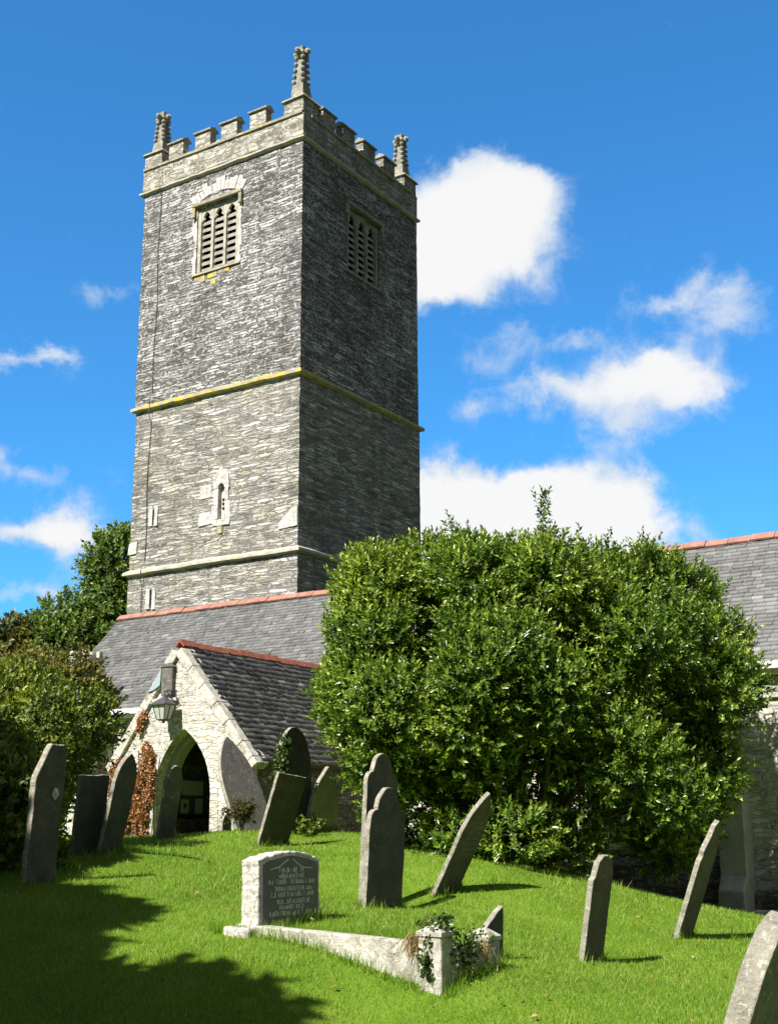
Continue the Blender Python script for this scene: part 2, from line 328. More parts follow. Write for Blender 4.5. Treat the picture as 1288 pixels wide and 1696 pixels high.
MT['tree'] = leaf_mat('tree_leaf', (.04, .075, .013), (.12, .19, .026), (.26, .33, .07), rough=.5, trans=.25)
MT['creeper'] = leaf_mat('brown_creeper_leaf', (.20, .08, .032), (.42, .20, .085), (.58, .38, .18), rough=.6, trans=.2)
MT['ivy'] = leaf_mat('ivy_leaf', (.025, .045, .01), (.07, .12, .02), (.25, .28, .07), rough=.4, trans=.2)
MT['dryfrond'] = leaf_mat('dry_frond', (.20, .13, .05), (.32, .21, .09), (.45, .34, .16), rough=.7, trans=.2)
MT['fern'] = leaf_mat('brown_green_fern', (.04, .045, .01), (.085, .075, .018), (.14, .11, .03), rough=.6, trans=.2)

# ------------------------------------------------------------------ ground
STONES = [  # base point, lean (deg toward +X), height, width, thickness, outline, material, side tilt, label
 ((-10.015,9.0,-.505),3.5,1.36,.38,.085,'chamfer','slate_brown',0,'tall grey headstone with one cut-off shoulder at the left edge of the shade'),
 ((-11.106,10.676,-.27),7,.90,.46,.045,'rect','slate_head',2,'plain square-topped slate headstone second from the left in front of the dark hedge'),
 ((-10.885,10.82,-.251),13.6,1.16,.33,.065,'gothic','slate_head',0,'leaning pointed slate headstone spotted with white lichen beside the brown creeper'),
 ((-13.803,14.887,-.141),9.9,1.13,.36,.055,'round','slate_grey',0,'narrow pale-edged round-topped headstone standing before the porch doorway'),
 ((-13.429,16.678,-.109),-23.7,1.80,.98,.075,'gothic','slate_grey',0,'big grey pointed slab leaning back against the right side of the porch'),
 ((-11.481,14.604,-.22),15.7,1.02,.68,.05,'rect','slate_brown',-5,'flat-topped dark brown headstone leaning right behind the inscribed grave stone'),
 ((-12.126,15.974,-.06),-1.4,1.62,.84,.07,'round','slate_head',0,'tall dark round-topped headstone with ivy on its left edge beside the big bush'),
 ((-12.068,16.607,-.026),6.4,1.0,.80,.07,'gothic','slate_tan',0,'pale tan headstone half hidden under the left edge of the big bush'),
 ((-8.249,12.41,-.897),2.9,1.75,.64,.062,'shoulder','slate_brown',0,'taller rear headstone of the pair with shouldered round tops'),
 ((-7.916,12.029,-.842),3.8,1.29,.72,.065,'shoulder','slate_head',0,'shorter front headstone of the pair with shouldered round tops'),
 ((-7.886,13.36,-.704),28.6,1.27,.52,.055,'gothic','slate_brown',0,'headstone leaning far to the right in front of the big bush'),
 ((-5.60,10.18,-1.09),1.5,.43,.50,.06,'slant','slate_head',0,'small broken slate with a slanting top behind the grave kerb post'),
 ((-5.228,11.507,-1.227),10.4,.99,.44,.06,'knob','slate_brown',0,'slim rounded headstone with a step on its left shoulder alone on the right lawn'),
 ((-5.205,13.906,-1.152),21,1.32,.46,.06,'ogee','slate_brown',0,'rough-edged pointed headstone leaning right beside the pale buttress'),
 ((-2.185,6.335,-1.442),17.1,1.08,.72,.12,'round','slate_grey',0,'large close headstone cut off by the bottom right corner'),
]
ANCH = [tuple(s[0]) for s in STONES] + [(-7.302,9.448,-.835),(-5.509,8.465,-1.423),(-7.568,6.534,-1.341),(-2.814,9.259,-1.40),(-13.527,15.661,-.028),(-11.867,16.142,-.09),
  (-9.156,14.92,-.374),(-7.041,15.1,-.713),(-5.63,16.61,-1.06),(-12.207,12.346,-.194),(-10.587,9.821,-.408),(-8.327,9.498,-.701),(-6.443,8.456,-1.058),
  (-5.423,8.998,-1.21),(-7.502,9.008,-.883),(-7.907,15.134,-.52),(-9.521,8.128,-.665),(-6.727,16.495,-.853),(-6.8,21.0,-1.45),(-12,21,-.3),(-16,17.3,-.13),(-20,20,-.1),(-24,22,-.1),(-20,14,-.1),
  (-15,10,-.2),(-2,14,-1.5),(0,20,-1.8),(0,6,-1.55),(0,0,-1.6),(-8,3,-1.45),(-14,4,-.8)]
AN = np.array(ANCH)
def tps_k(r2): return np.where(r2 > 0, .5 * r2 * np.log(r2 + 1e-12), 0)
def tps_fit(P, lam=.03):
    n = len(P); d2 = ((P[:, None, :2] - P[None, :, :2]) ** 2).sum(-1)
    A = np.zeros((n + 3, n + 3)); A[:n, :n] = tps_k(d2) + lam * np.eye(n); A[:n, n] = 1; A[:n, n + 1:] = P[:, :2]; A[n:, :n] = A[:n, n:].T
    return np.linalg.solve(A, np.concatenate([P[:, 2], [0, 0, 0]]))
TW = tps_fit(AN)
def ground_z(x, y):
    x = np.asarray(x, float); y = np.asarray(y, float); sh = x.shape; x = x.ravel(); y = y.ravel()
    cx = np.clip(x, -26, 3); cy = np.clip(y, -2, 24)
    z = tps_k((cx[:, None] - AN[:, 0]) ** 2 + (cy[:, None] - AN[:, 1]) ** 2) @ TW[:len(AN)] + TW[-3] + TW[-2] * cx + TW[-1] * cy
    z = np.clip(z, -2.2, .15)
    z += .018 * np.sin(2.1 * x + 1.3 * y) * np.sin(1.7 * y - .8 * x + 1)
    far = np.clip(np.hypot(x - cx, y - cy) / 30, 0, 1)
    return (z * (1 - far) + far * -.6).reshape(sh)
gz = lambda x, y: float(ground_z(np.array([x]), np.array([y]))[0])
xs = np.concatenate([[-900, -400, -200, -110, -70, -45, -35], np.arange(-28, 4.01, .2), [6, 9, 14, 25, 50, 110, 250, 500, 900]])
ys = np.concatenate([[-900, -400, -150, -60, -25, -10, -4], np.arange(-1, 26.01, .2), [28, 31, 36, 45, 60, 90, 160, 300, 600, 1200]])
X, Y = np.meshgrid(xs, ys); Z = ground_z(X, Y)
nx, ny = len(xs), len(ys); I = np.arange(nx * ny).reshape(ny, nx)
F = np.stack([I[:-1, :-1], I[:-1, 1:], I[1:, 1:], I[1:, :-1]], -1).reshape(-1, 4)
lawn = np_mesh('ground', np.stack([X, Y, Z], -1).reshape(-1, 3), F, MT['lawn']); lawn['kind'] = 'structure'
lawn.data.polygons.foreach_set('use_smooth', [True] * len(F))

# ------------------------------------------------------------------ walls made of a roughened grid with rectangular holes
def wall_grid(mb, fn, u0, u1, z0, z1, step, holes=(), rough=.018, depth=.35):
    """fn(u,d,z)->world point; d is depth into the wall. holes (ua,ub,za,zb) get reveals"""
    def cuts(a, b, extra):
        k = max(1, round((b - a) / step)); c = list(np.linspace(a, b, k + 1))
        for e in extra:
            if a < e < b:
                c = [t for t in c if abs(t - e) > step * .45 or t in (a, b)] + [e]
        return sorted(c)
    us = cuts(u0, u1, [e for h in holes for e in h[:2]]); zs = cuts(z0, z1, [e for h in holes for e in h[2:4]])
    vs = []
    for z in zs:
        for u in us:
            p = Vector(fn(u, 0, z)); vs.append(p + mnoise.noise_vector(p * 4.3) * rough + mnoise.noise_vector(p * 11) * rough * .5)
    n = len(us); fs = []
    for j in range(len(zs) - 1):
        for i in range(n - 1):
            um, zm = (us[i] + us[i + 1]) / 2, (zs[j] + zs[j + 1]) / 2
            if any(h[0] < um < h[1] and h[2] < zm < h[3] for h in holes): continue
            fs.append((j * n + i, j * n + i + 1, (j + 1) * n + i + 1, (j + 1) * n + i))
    keep = mb.fn; mb.fn = None; mb.add(vs, fs)
    for ua, ub, za, zb in [h[:4] for h in holes]:
        c = [(ua, za), (ub, za), (ub, zb), (ua, zb)]
        q = [fn(a, -.01, z) for a, z in c] + [fn(a, depth, z) for a, z in c]
        mb.add(q, [(i, (i + 1) % 4, 4 + (i + 1) % 4, 4 + i) for i in range(4)])
    mb.fn = keep
def ring_course(x0, x1, y0, y1, prof, step=.3, rough=.012):
    """a moulding running round a rectangle; prof is (outward offset, z) from top to bottom"""
    mb = MB(); k = len(prof)
    cor = [(x0, y0, -1, -1), (x1, y0, 1, -1), (x1, y1, 1, 1), (x0, y1, -1, 1)]
    path = []
    for a in range(4):
        A, B = cor[a], cor[(a + 1) % 4]; L = math.hypot(B[0] - A[0], B[1] - A[1]); n = max(1, int(L / step))
        path += [tuple(A[i] + (B[i] - A[i]) * t / n for i in range(2)) + ((A[2], A[3]) if t == 0 else ((A[2] + B[2]) / 2, (A[3] + B[3]) / 2)) for t in range(n)]
    vs = []
    for (px, py, sx, sy) in path:
        j = random.uniform(-1, 1) * rough
        for o, z in prof:
            vs.append((px + sx * (o + j * .5), py + sy * (o + j * .5), z + j))
    n = len(path)
    fs = [(i * k + j, i * k + j + 1, ((i + 1) % n) * k + j + 1, ((i + 1) % n) * k + j) for i in range(n) for j in range(k - 1)]
    mb.add(vs, fs); return mb

# ------------------------------------------------------------------ the tower
TX0, TX1, TY0, TY1 = -26.41, -20.05, 26.39, 32.68
ZA, ZB, ZC = 19.72, 12.40, 7.30
tower = empty('church_tower', (-23.25, 29.6, -.2), 'tall square grey stone church tower with battlements and corner pinnacles', 'church tower')
fS = lambda u, d, z: (u, TY0 + d, z)
fE = lambda u, d, z: (TX1 - d, u, z)
fN = lambda u, d, z: (u, TY1 - d, z)
fW = lambda u, d, z: (TX0 + d, u, z)
def stage(name, z0, z1, mat, o, hs=(), he=(), ow=0.0):      # ow: the west side stands this far in from the parapet line
    mb = MB()
    wall_grid(mb, lambda u, d, z: (u, TY0 - o + d, z), TX0 + ow, TX1 + o, z0, z1, .13, hs)
    wall_grid(mb, lambda u, d, z: (TX1 + o - d, u, z), TY0 - o, TY1 + o, z0, z1, .13, he)
    wall_grid(mb, lambda u, d, z: (u, TY1 + o - d, z), TX0 + ow, TX1 + o, z0, z1, .5)
    wall_grid(mb, lambda u, d, z: (TX0 + ow + d, u, z), TY0 - o, TY1 + o, z0, z1, .5)
    return mb.build(name, mat, tower, recalc=False)
WS = (-24.06, -22.42, 16.38, 18.5); WE = (28.66, 30.40, 16.38, 18.45)
SL = [(-22.86, -22.63, 8.52, 9.52), (-25.37, -25.30, 8.70, 9.16), (-25.33, -25.25, 6.22, 6.76)]
stage('upper_stage', ZB, 20.5, MT['tower_hi'], 0, [WS], [WE], .07)
stage('middle_stage', ZC, ZB, MT['tower_mid'], .02, SL[:2], (), .17)
stage('lower_stage', -1.2, ZC, MT['tower_mid'], .04, SL[2:], (), .17)
ring_course(TX0, TX1, TY0, TY1, [(0, ZA + .05), (.05, ZA + .045), (.10, ZA + .01), (.10, ZA - .05), (.03, ZA - .09), (-.02, ZA - .10)]).build('string_course', MT['string'], tower)
ring_course(TX0 + .18, TX1, TY0, TY1, [(-.02, ZB + .14), (.15, ZB + .04), (.15, ZB - .05), (.05, ZB - .09), (-.0, ZB - .10)]).build('string_course', MT['string_yel'], tower)
ring_course(TX0 + .20, TX1, TY0, TY1, [(0, ZC + .14), (.17, ZC + .04), (.17, ZC - .04), (.07, ZC - .08), (.02, ZC - .09)]).build('string_course', MT['string'], tower)
# parapet: wall, coped sills of the embrasures, merlons with overhanging copings, corner blocks, pinnacles
SILL = 20.5
mb = MB()
for fn, a, b_ in ((fS, TX0 - .02, TX1 + .02), (fE, TY0 - .02, TY1 + .02), (fN, TX0 - .02, TX1 + .02), (fW, TY0 - .02, TY1 + .02)):
    m2 = MB(); wall_grid(m2, lambda u, d, z: fn(u, d - .02, z), a, b_, ZA + .08, SILL, .2, rough=.02); mb.add(m2.v, m2.f)
    m3 = MB(fn); m3.box(a + .34, b_ - .34, .30, .34, 18.9, SILL); mb.add(m3.v, m3.f)
mb.build('parapet', MT['parapet'], tower, recalc=False)
mb = MB()
for fn, a, b_ in ((fS, TX0, TX1), (fE, TY0 + .34, TY1 - .34), (fN, TX0, TX1), (fW, TY0 + .34, TY1 - .34)):
    m3 = MB(fn); u = a
    while u < b_ - .01:
        w = min(random.uniform(.5, .8), b_ - u); dz = random.uniform(0, .02)
        m3.box(u + .004, u + w - .004, -.07, .36, SILL + .002, SILL + .07 + dz); u += w
    mb.add(m3.v, m3.f)
mb.build('embrasure_coping', MT['sillcope'], tower, jitter=.012)
mb = MB(); mb.box(TX0 + .36, TX1 - .36, TY0 + .36, TY1 - .36, 19.2, 19.3); mb.build('roof', MT['lead'], tower)
def merlon(fn, u0, u1, top):
    m = MB(fn); m.box(u0, u1, .0, .27, SILL + .073, top)
    o = m.build('merlon', MT['parapet'], tower, bevel=.015, jitter=.015)
    c = MB(fn); c.prism([(-.06, top + .003), (.33, top + .003), (.33, top + .06), (.14, top + .16), (-.06, top + .06)], u0 - .05, u1 + .05, 'x')
    # prism 'x' gives (a,p,q) = (u,d,z)
    c.build('coping', MT['coping'], tower, bevel=.01, jitter=.015).parent = o
MS = [(-25.38, -24.78), (-24.29, -23.66), (-23.23, -22.60), (-22.09, -21.46)]
ME = [(27.36, 28.0), (28.40, 29.07), (29.52, 30.22), (30.68, 31.38)]
for u0, u1 in MS: merlon(fS, u0, u1, 21.13); merlon(fN, u0, u1, 21.13)
for u0, u1 in ME: merlon(fE, u0, u1, 21.10); merlon(fW, u0, u1, 21.10)
def pinnacle(cx, cy, sx, sy, H, top=21.05):
    """corner block, then a tapering crocketed spirelet with a cross-shaped finial"""
    m = MB(); e = .37
    m.box(cx - e, cx + e, cy - e, cy + e, SILL + .075, top)
    ob = m.build('corner_block', MT['parapet'], tower, bevel=.02, jitter=.02)
    c = MB(); c.frustum(cx, cy, top + .003, top + .08, .44, .44, .40, .40); c.frustum(cx, cy, top + .08, top + .14, .40, .40, .3, .3)
    c.build('coping', MT['sillcope'], tower, jitter=.015).parent = ob
    p = MB(); b0 = top + .14
    p.frustum(cx, cy, b0, b0 + .42 * H, .235, .235, .185, .185); p.frustum(cx, cy, b0 + .42 * H, b0 + H * 1.28, .135, .135, .09, .09)
    for k in range(5):
        z = b0 + H * (.52 + .175 * k); r = .185 - .012 * k
        for qx, qy in ((-1, -1), (1, -1), (1, 1), (-1, 1)): p.blob((cx + qx * r * .85, cy + qy * r * .85, z), .072, 6, 4)
    ps = p.build('pinnacle', MT['coping'], tower, jitter=.01)
    f = MB(); zt = b0 + H * 1.28
    f.frustum(cx, cy, zt, zt + .10, .09, .09, .15, .15); f.frustum(cx, cy, zt + .10, zt + .17, .15, .15, .13, .13)
    for qx, qy in ((-1, 0), (1, 0), (0, 1), (0, -1)): f.blob((cx + qx * .22, cy + qy * .22, zt + .13), .10, 6, 4)
    f.frustum(cx, cy, zt + .17, zt + .31, .105, .105, .13, .13); f.frustum(cx, cy, zt + .31, zt + .36, .13, .13, .05, .05)
    f.build('finial', MT['coping'], tower, jitter=.01).parent = ps
pinnacle(TX1 - .37, TY0 + .37, 1, -1, 1.17)
pinnacle(TX0 + .37, TY0 + .37, -1, -1, .92)
pinnacle(TX1 - .37, TY1 - .37, 1, 1, 1.0)
pinnacle(TX0 + .37, TY1 - .37, -1, 1, .92)
mb = MB(); mb.box(-24.75, -24.4, 27.9, 28.25, 19.3, 21.72); mb.box(-24.8, -24.35, 27.85, 28.3, 21.72, 21.82); mb.build('roof_vent', MT['parapet'], tower, jitter=.02)

def pointed(u0, u1, z0, h, n=6):
    """points of a pointed arch from left foot to right foot"""
    a = (u1 - u0) / 2; R = (a * a + h * h) / (2 * a); th = math.asin(min(1, h / R)); c = (u0 + u1) / 2
    L = [(u0 + R - R * math.cos(th * i / n), z0 + R * math.sin(th * i / n)) for i in range(n + 1)]
    return L + [(2 * c - p, q) for p, q in reversed(L[:-1])]
def belfry(fn, hole, lab):
    u0, u1, z0, z1 = hole
    m = MB(fn); m.box(u0, u0 + .13, .03, .2, z0, z1); m.box(u1 - .13, u1, .03, .2, z0, z1)
    iw = (u1 - u0 - .26 - .2) / 3; lights = []
    for k in range(3):
        a = u0 + .13 + k * (iw + .1); lights.append((a, a + iw))
        if k < 2: m.box(a + iw, a + iw + .1, .04, .2, z0, z1)
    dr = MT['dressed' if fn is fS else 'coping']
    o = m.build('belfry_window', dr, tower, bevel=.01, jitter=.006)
    hd = MB(fn)
    for a, b_ in lights:      # tracery head over each light
        hd.prism([(a, z1), (a, z1 - .42)] + pointed(a + .035, b_ - .035, z1 - .42, .3)[0:] + [(b_, z1 - .42), (b_, z1)], .05, .13)
        for s_ in (-1, 1):
            c = (a + b_) / 2; hd.prism([(c + s_ * iw * .44, z1 - .40), (c + s_ * iw * .2, z1 - .33), (c + s_ * iw * .40, z1 - .24)], .06, .12)
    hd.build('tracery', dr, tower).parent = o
    for a, b_ in lights:
        lo = MB(fn); n = 8; pitch = (z1 - .34 - z0) / n
        for k in range(n):
            z = z0 + .02 + k * pitch
            lo.prism([(.10, z), (.34, z + .24), (.34, z + .24 + .05), (.10, z + .10)], a + .004, b_ - .004, 'x')
        lo.build('louvre_bank', MT['louvre'], tower, jitter=.006).parent = o
    bk = MB(fn); bk.box(u0 - .1, u1 + .1, .55, .6, z0 - .1, z1 + .1); bk.build('dark_opening', MT['blackhole'], tower).parent = o
    h = MB(fn); h.box(u0 - .15, u1 + .15, -.13, .0, z1 + .06, z1 + .17); h.box(u0 - .15, u0 - .04, -.11, .0, z1 - .28, z1 + .058); h.box(u1 + .04, u1 + .15, -.11, .0, z1 - .28, z1 + .058)
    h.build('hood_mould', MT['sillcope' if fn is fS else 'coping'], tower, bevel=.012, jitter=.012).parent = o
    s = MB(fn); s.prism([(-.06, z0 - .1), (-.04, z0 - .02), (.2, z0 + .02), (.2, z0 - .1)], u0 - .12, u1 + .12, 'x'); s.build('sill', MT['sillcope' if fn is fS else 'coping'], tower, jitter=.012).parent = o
    v = MB(fn); c = (u0 + u1) / 2; n = 13; R = 2.05; zc = z1 + .78 - R     # relieving arch of upright slates
    for k in range(n):
        t0 = math.radians(-33 + 66 * k / n); t1 = math.radians(-33 + 66 * (k + .97) / n); r1 = R + random.uniform(-.10, .10); t1 -= random.uniform(0, .012); t0 += random.uniform(-.006, .006)
        v.prism([(c + math.sin(t0) * (R - .36), zc + math.cos(t0) * (R - .36)), (c + math.sin(t1) * (R - .36), zc + math.cos(t1) * (R - .36)),
                 (c + math.sin(t1) * r1, zc + math.cos(t1) * r1), (c + math.sin(t0) * r1, zc + math.cos(t0) * r1)], -.025, .02)
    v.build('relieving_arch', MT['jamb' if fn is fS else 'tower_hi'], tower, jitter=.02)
    if fn is fS:
        for a_, b_, za, zb in ((u0 - .02, u0 + .38, z0 - .34, z0 - .12), (u0 + .5, u0 + .86, z0 - .28, z0 - .12), (u0 + .92, u0 + 1.3, z0 - .22, z0 - .12), (u0 + .62, u0 + .8, z0 - .52, z0 - .40)):
            w = MB(fn); w.box(a_, b_, -.012, .02, za, zb); w.build('lichen_stone', MT['yellowed'], tower, jitter=.05).parent = o
        for left in (True, False):
            w = MB(fn); z = z0 - .05
            while z < z1:
                hh = random.uniform(.2, .42); d_ = random.uniform(.08, .26) * (1 if left else .6)
                w.box(u0 - d_ if left else u1 + .003, u0 - .003 if left else u1 + d_, -.015, .02, z, z + hh - .004); z += hh
            w.build('jamb_stones', MT['jamb'], tower, jitter=.02).parent = o
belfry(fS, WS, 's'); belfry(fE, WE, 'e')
# cusped slit window of pale blocks, little stair slits, pale quoin
fM = lambda u, d, z: (u, TY0 - .02 + d, z)
a, b_, z0, z1 = SL[0]
m = MB(fM)
m.prism([(a - .2, z1 - .12), (a - .003, z1 - .12)] + [(p, q) for p, q in pointed(a - .003, b_ + .003, z1 - .12, .16)] + [(b_ + .2, z1 - .12), (b_ + .12, z1 + .3), ((a + b_) / 2, z1 + .52), (a - .12, z1 + .3)], -.05, .12)
m.box(a - .22, a - .003, -.045, .12, z0 - .02, z0 + .40); m.box(a - .16, a - .003, -.045, .12, z0 + .405, z1 - .125)
m.box(b_ + .003, b_ + .2, -.045, .12, z0 - .02, z0 + .52); m.box(b_ + .003, b_ + .15, -.045, .12, z0 + .525, z1 - .125)
m.box(a - .7, a - .225, -.045, .1, z1 - .32, z1 + .05); m.box(a - .72, a - .225, -.045, .1, z0 - .12, z0 + .24); m.box(a - .22, b_ + .2, -.05, .1, z0 - .2, z0 - .023)
o = m.build('slit_window', MT['jamb'], tower, bevel=.03, jitter=.045)
m = MB(fM); m.box(a - .05, b_ + .05, .10, .14, z0 - .1, z1 + .1); m.build('window_panel', MT['pale'], tower).parent = o
for k in range(3):
    m = MB(fM); m.box((a + b_) / 2 - .04, (a + b_) / 2 + .04, .07, .101, z0 + .3 + k * .13, z0 + .36 + k * .13); m.build('piercing', MT['blackhole'], tower).parent = o
m = MB(fM); m.box((a + b_) / 2 - .12, (a + b_) / 2 + .06, -.03, .02, z0 - .42, z0 - .21); m.build('lichen_stone', MT['sillcope'], tower, jitter=.02).parent = o
for i, (a, b_, z0, z1) in enumerate(SL[1:]):
    f_ = fM if i == 0 else (lambda u, d, z: (u, TY0 - .04 + d, z))
    m = MB(f_); m.box(a - .16, a - .004, -.03, .15, z0 - .04, z1 + .02); m.box(b_ + .004, b_ + .13, -.03, .15, z0 - .06, z1 + .04)
    o = m.build('slit_window', MT['jamb'], tower, bevel=.01, jitter=.03)
    m = MB(f_); m.box(a - .02, b_ + .02, .2, .24, z0 - .1, z1 + .1); m.build('dark_opening', MT['blackhole'], tower).parent = o
m = MB(fM); m.prism([(-20.68, 7.93), (-20.035, 7.97), (-20.035, 8.50), (-20.25, 8.46), (-20.55, 8.22), (-20.7, 8.1)], -.03, .3); m.build('quoin_stone', MT['jamb'], tower, jitter=.03)
m = MB(fM); m.box(-26.275, -25.95, -.03, .3, 7.9, 8.25); m.build('quoin_stone', MT['jamb'], tower, jitter=.03)
m = MB(fS); m.tube([(-25.62 + .03 * math.sin(z * 1.7), -.03 - (.02 if z < ZB else 0) - (.03 if z < ZC else 0) - (.12 if abs(z - ZA) < .3 or abs(z - ZB) < .3 or abs(z - ZC) < .3 else 0), z) for z in np.arange(5.4, 20.5, .25)], .011, 5)
m.build('lightning_conductor', MT['iron'], tower)

# ------------------------------------------------------------------ the aisle with its slate roof
def slates(name, O, U, V, Nn, ulen, vlen, w, gauge, mat, parent, keep=None, tilt=.012, ragged=0.0):
    """overlapping slates laid in courses, plus the boarding beneath, as one mesh"""
    O, U, V, Nn = (np.array(t, float) for t in (O, U, V, Nn)); vs = []; fs = []; ti = []
    rows = int(vlen / gauge)
    for r in range(rows + 1):
        u = -random.uniform(0, w); v0 = r * gauge
        while u < ulen:
            ww = w * random.uniform(.8, 1.2); a, b_ = max(u, 0), min(u + ww - .006, ulen); u += ww
            if b_ - a < .04: continue
            c = O + U * (a + b_) / 2 + V * v0
            if keep and not keep(c): continue
            v1 = min(v0 + gauge * 1.15, vlen + .03); vj = random.uniform(-.012, .012) - ragged * random.random(); t1, t2 = (random.uniform(-tilt, tilt) for _ in range(2))
            h0, h1 = .028 + random.random() * .008, .012
            k = len(vs)
            for (uu, vv, hh) in ((a, v0 + vj, h0 + t1), (b_, v0 + vj + t2 * .5, h0 + t2), (b_, v1, h1), (a, v1, h1)): vs.append(O + U * uu + V * vv + Nn * hh)
            for (uu, vv) in ((a, v0 + vj), (b_, v0 + vj + t2 * .5)): vs.append(O + U * uu + V * vv + Nn * -.004)
            fs += [(k, k + 1, k + 2, k + 3), (k + 4, k + 5, k + 1, k)]
            t = min(1, max(0, random.gauss(.45, .22))); ti += [t, t * .8]
    return np_mesh(name, np.array(vs), np.array(fs), mat, parent, tint=ti)
def ridge_tiles(name, O, D, length, mat, parent, seg=.46, half=.2, drop=.16, S=(0, 1, 0)):
    """inverted-V clay tiles end to end"""
    O, D, S = Vector(O), Vector(D), Vector(S); m = MB(); u = 0
    while u < length:
        L = min(seg, length - u); j = random.uniform(-.012, .012)
        q = []
        for uu in (u + .006, u + L - .006):
            for (s, z) in ((-half, -drop), (-half * .25, j * .3), (half * .25, j * .3), (half, -drop), (half * .9, -drop - .03), (0, -.05), (-half * .9, -drop - .03)):
                q.append(O + D * uu + S * s + Vector((0, 0, z + j + .05)))
        m.add(q, [tuple(range(7)), tuple(range(13, 6, -1))] + [(i, 7 + i, 7 + (i + 1) % 7, (i + 1) % 7) for i in range(7)]); u += L
    return m.build(name, mat, parent)
AX0, AX1, AYE, AYR, AZE, AZR = -23.96, 8.0, 21.5, 24.0, 2.88, 5.50
aisle = empty('church_aisle', (-8, 23.5, -.8), 'long low church aisle with grey slate roof and red ridge tiles before the tower', 'church aisle')
W1 = (-21.92, -21.08, 1.22, 2.46); W2 = (-9.75, -7.72, -.25, 1.55)
mb = MB(); wall_grid(mb, lambda u, d, z: (u, AYE + d, z), AX0, AX1, -2.6, AZE - .02, .2, [W1, W2], rough=.03)
mb.add([(AX0, AYE, -2), (AX0, 26.5, -2), (AX0, 26.5, AZE), (AX0, AYR, AZR - .08), (AX0, AYE, AZE)], [(0, 1, 2, 3, 4)])
mb.build('wall', MT['aisle_wall'], aisle, recalc=False)
sl = Vector((0, AYR - AYE, AZR - AZE)); SLN = Vector((0, -sl.z, sl.y)).normalized(); SLL = sl.length; SLV = sl.normalized()
ro = Vector((AX0 - .12, AYE, AZE)) - SLV * .28
under = MB(); pz = SLN * -.03
q = [ro + pz, ro + Vector((AX1 - AX0 + .12, 0, 0)) + pz, ro + Vector((AX1 - AX0 + .12, 0, 0)) + SLV * (SLL + .28) + pz, ro + SLV * (SLL + .28) + pz]
q2 = [Vector((p.x, 2 * AYR - p.y, p.z)) for p in q]
under.add(q + [p - SLN * .1 for p in q], [(0, 1, 2, 3), (7, 6, 5, 4), (0, 4, 5, 1), (1, 5, 6, 2), (3, 2, 6, 7), (0, 3, 7, 4)])
under.add(q2, [(0, 3, 2, 1)])
under.build('roof_boarding', MT['roof'], aisle)
slates('roof', ro, (1, 0, 0), SLV, SLN, AX1 - AX0 + .12, SLL + .26, .20, .115, MT['roof'], aisle)
ridge_tiles('ridge', (AX0 - .14, AYR, AZR - .0), (1, 0, 0), AX1 - AX0, MT['clay'], aisle, half=.19, drop=.13)
mb = MB(); mb.box(AX0 - .1, AX1, AYE - .26, AYE - .12, AZE - .28, AZE - .16); mb.box(AX0, AX1, AYE - .12, AYE - .035, AZE - .36, AZE - .2); mb.build('gutter', MT['fascia'], aisle, jitter=.01)
mb = MB(); mb.box(-14.2, AX1, AYE - .06, AYE + .02, 2.13, 2.2); mb.build('string_course', MT['pale'], aisle, jitter=.02)
def leaded_window(hole, lights, rows, cols, nm):
    u0, u1, z0, z1 = hole; f = lambda u, d, z: (u, AYE + d, z)
    m = MB(f); m.box(u0, u0 + .1, .02, .2, z0, z1); m.box(u1 - .1, u1, .02, .2, z0, z1); m.box(u0 + .1, u1 - .1, .02, .2, z1 - .1, z1); m.box(u0 + .1, u1 - .1, .02, .2, z0, z0 + .06)
    iw = (u1 - u0 - .2 - .09 * (lights - 1)) / lights
    for k in range(lights - 1): m.box(u0 + .1 + iw + k * (iw + .09), u0 + .1 + iw + .09 + k * (iw + .09), .03, .2, z0 + .06, z1 - .1)
    o = m.build('window', MT['pale'], aisle, bevel=.012)
    for k in range(lights):
        a = u0 + .1 + k * (iw + .09); b_ = a + iw
        p = MB(f); p.box(a, b_, .15, .16, z0 + .06, z1 - .1); p.build('pane', MT['glass'], aisle).parent = o
        l = MB(f)
        for i in range(cols + 1): l.box(a + iw * i / cols - .011, a + iw * i / cols + .011, .125, .149, z0 + .06, z1 - .1)
        for j in range(rows + 1): zz = z0 + .06 + (z1 - z0 - .16) * j / rows; l.box(a, b_, .128, .146, zz - .011, zz + .011)
        l.build('leading', MT['white_frame'], aisle).parent = o
    s = MB(f); s.prism([(-.1, z0 - .12), (-.08, z0 - .05), (.05, z0), (.05, z0 - .12)], u0 - .1, u1 + .1, 'x'); s.build('sill', MT['pale'], aisle).parent = o
    h = MB(f); h.box(u0 - .14, u1 + .14, -.09, .0, z1 + .05, z1 + .13); h.box(u1 + .04, u1 + .14, -.09, 0, z1 - .22, z1 + .048); h.box(u0 - .14, u0 - .04, -.09, 0, z1 - .22, z1 + .048)
    h.build('hood_mould', MT['coping'], aisle, bevel=.01).parent = o
leaded_window(W1, 2, 7, 3, 'w'); leaded_window(W2, 3, 8, 4, 'e')
mb = MB()   # buttress: three stages with sloped set-offs
mb.prism([(AYE + .01, -1.9), (AYE + .01, .98), (AYE - .16, .86), (AYE - .42, .5), (AYE - .42, -.78), (AYE - .62, -1.0), (AYE - .62, -1.9)], -7.18, -6.74, 'x')
mb.build('buttress', MT['render'], aisle, bevel=.02, jitter=.02)
mb = MB(); mb.prism([(AYE + .01, -2.0), (AYE + .01, -.45), (AYE - .3, -.62), (AYE - .3, -2.0)], -13.6, -7.2, 'x'); mb.prism([(AYE + .01, -2.2), (AYE + .01, -1.0), (AYE - .12, -1.08), (AYE - .12, -2.2)], -6.72, AX1, 'x')
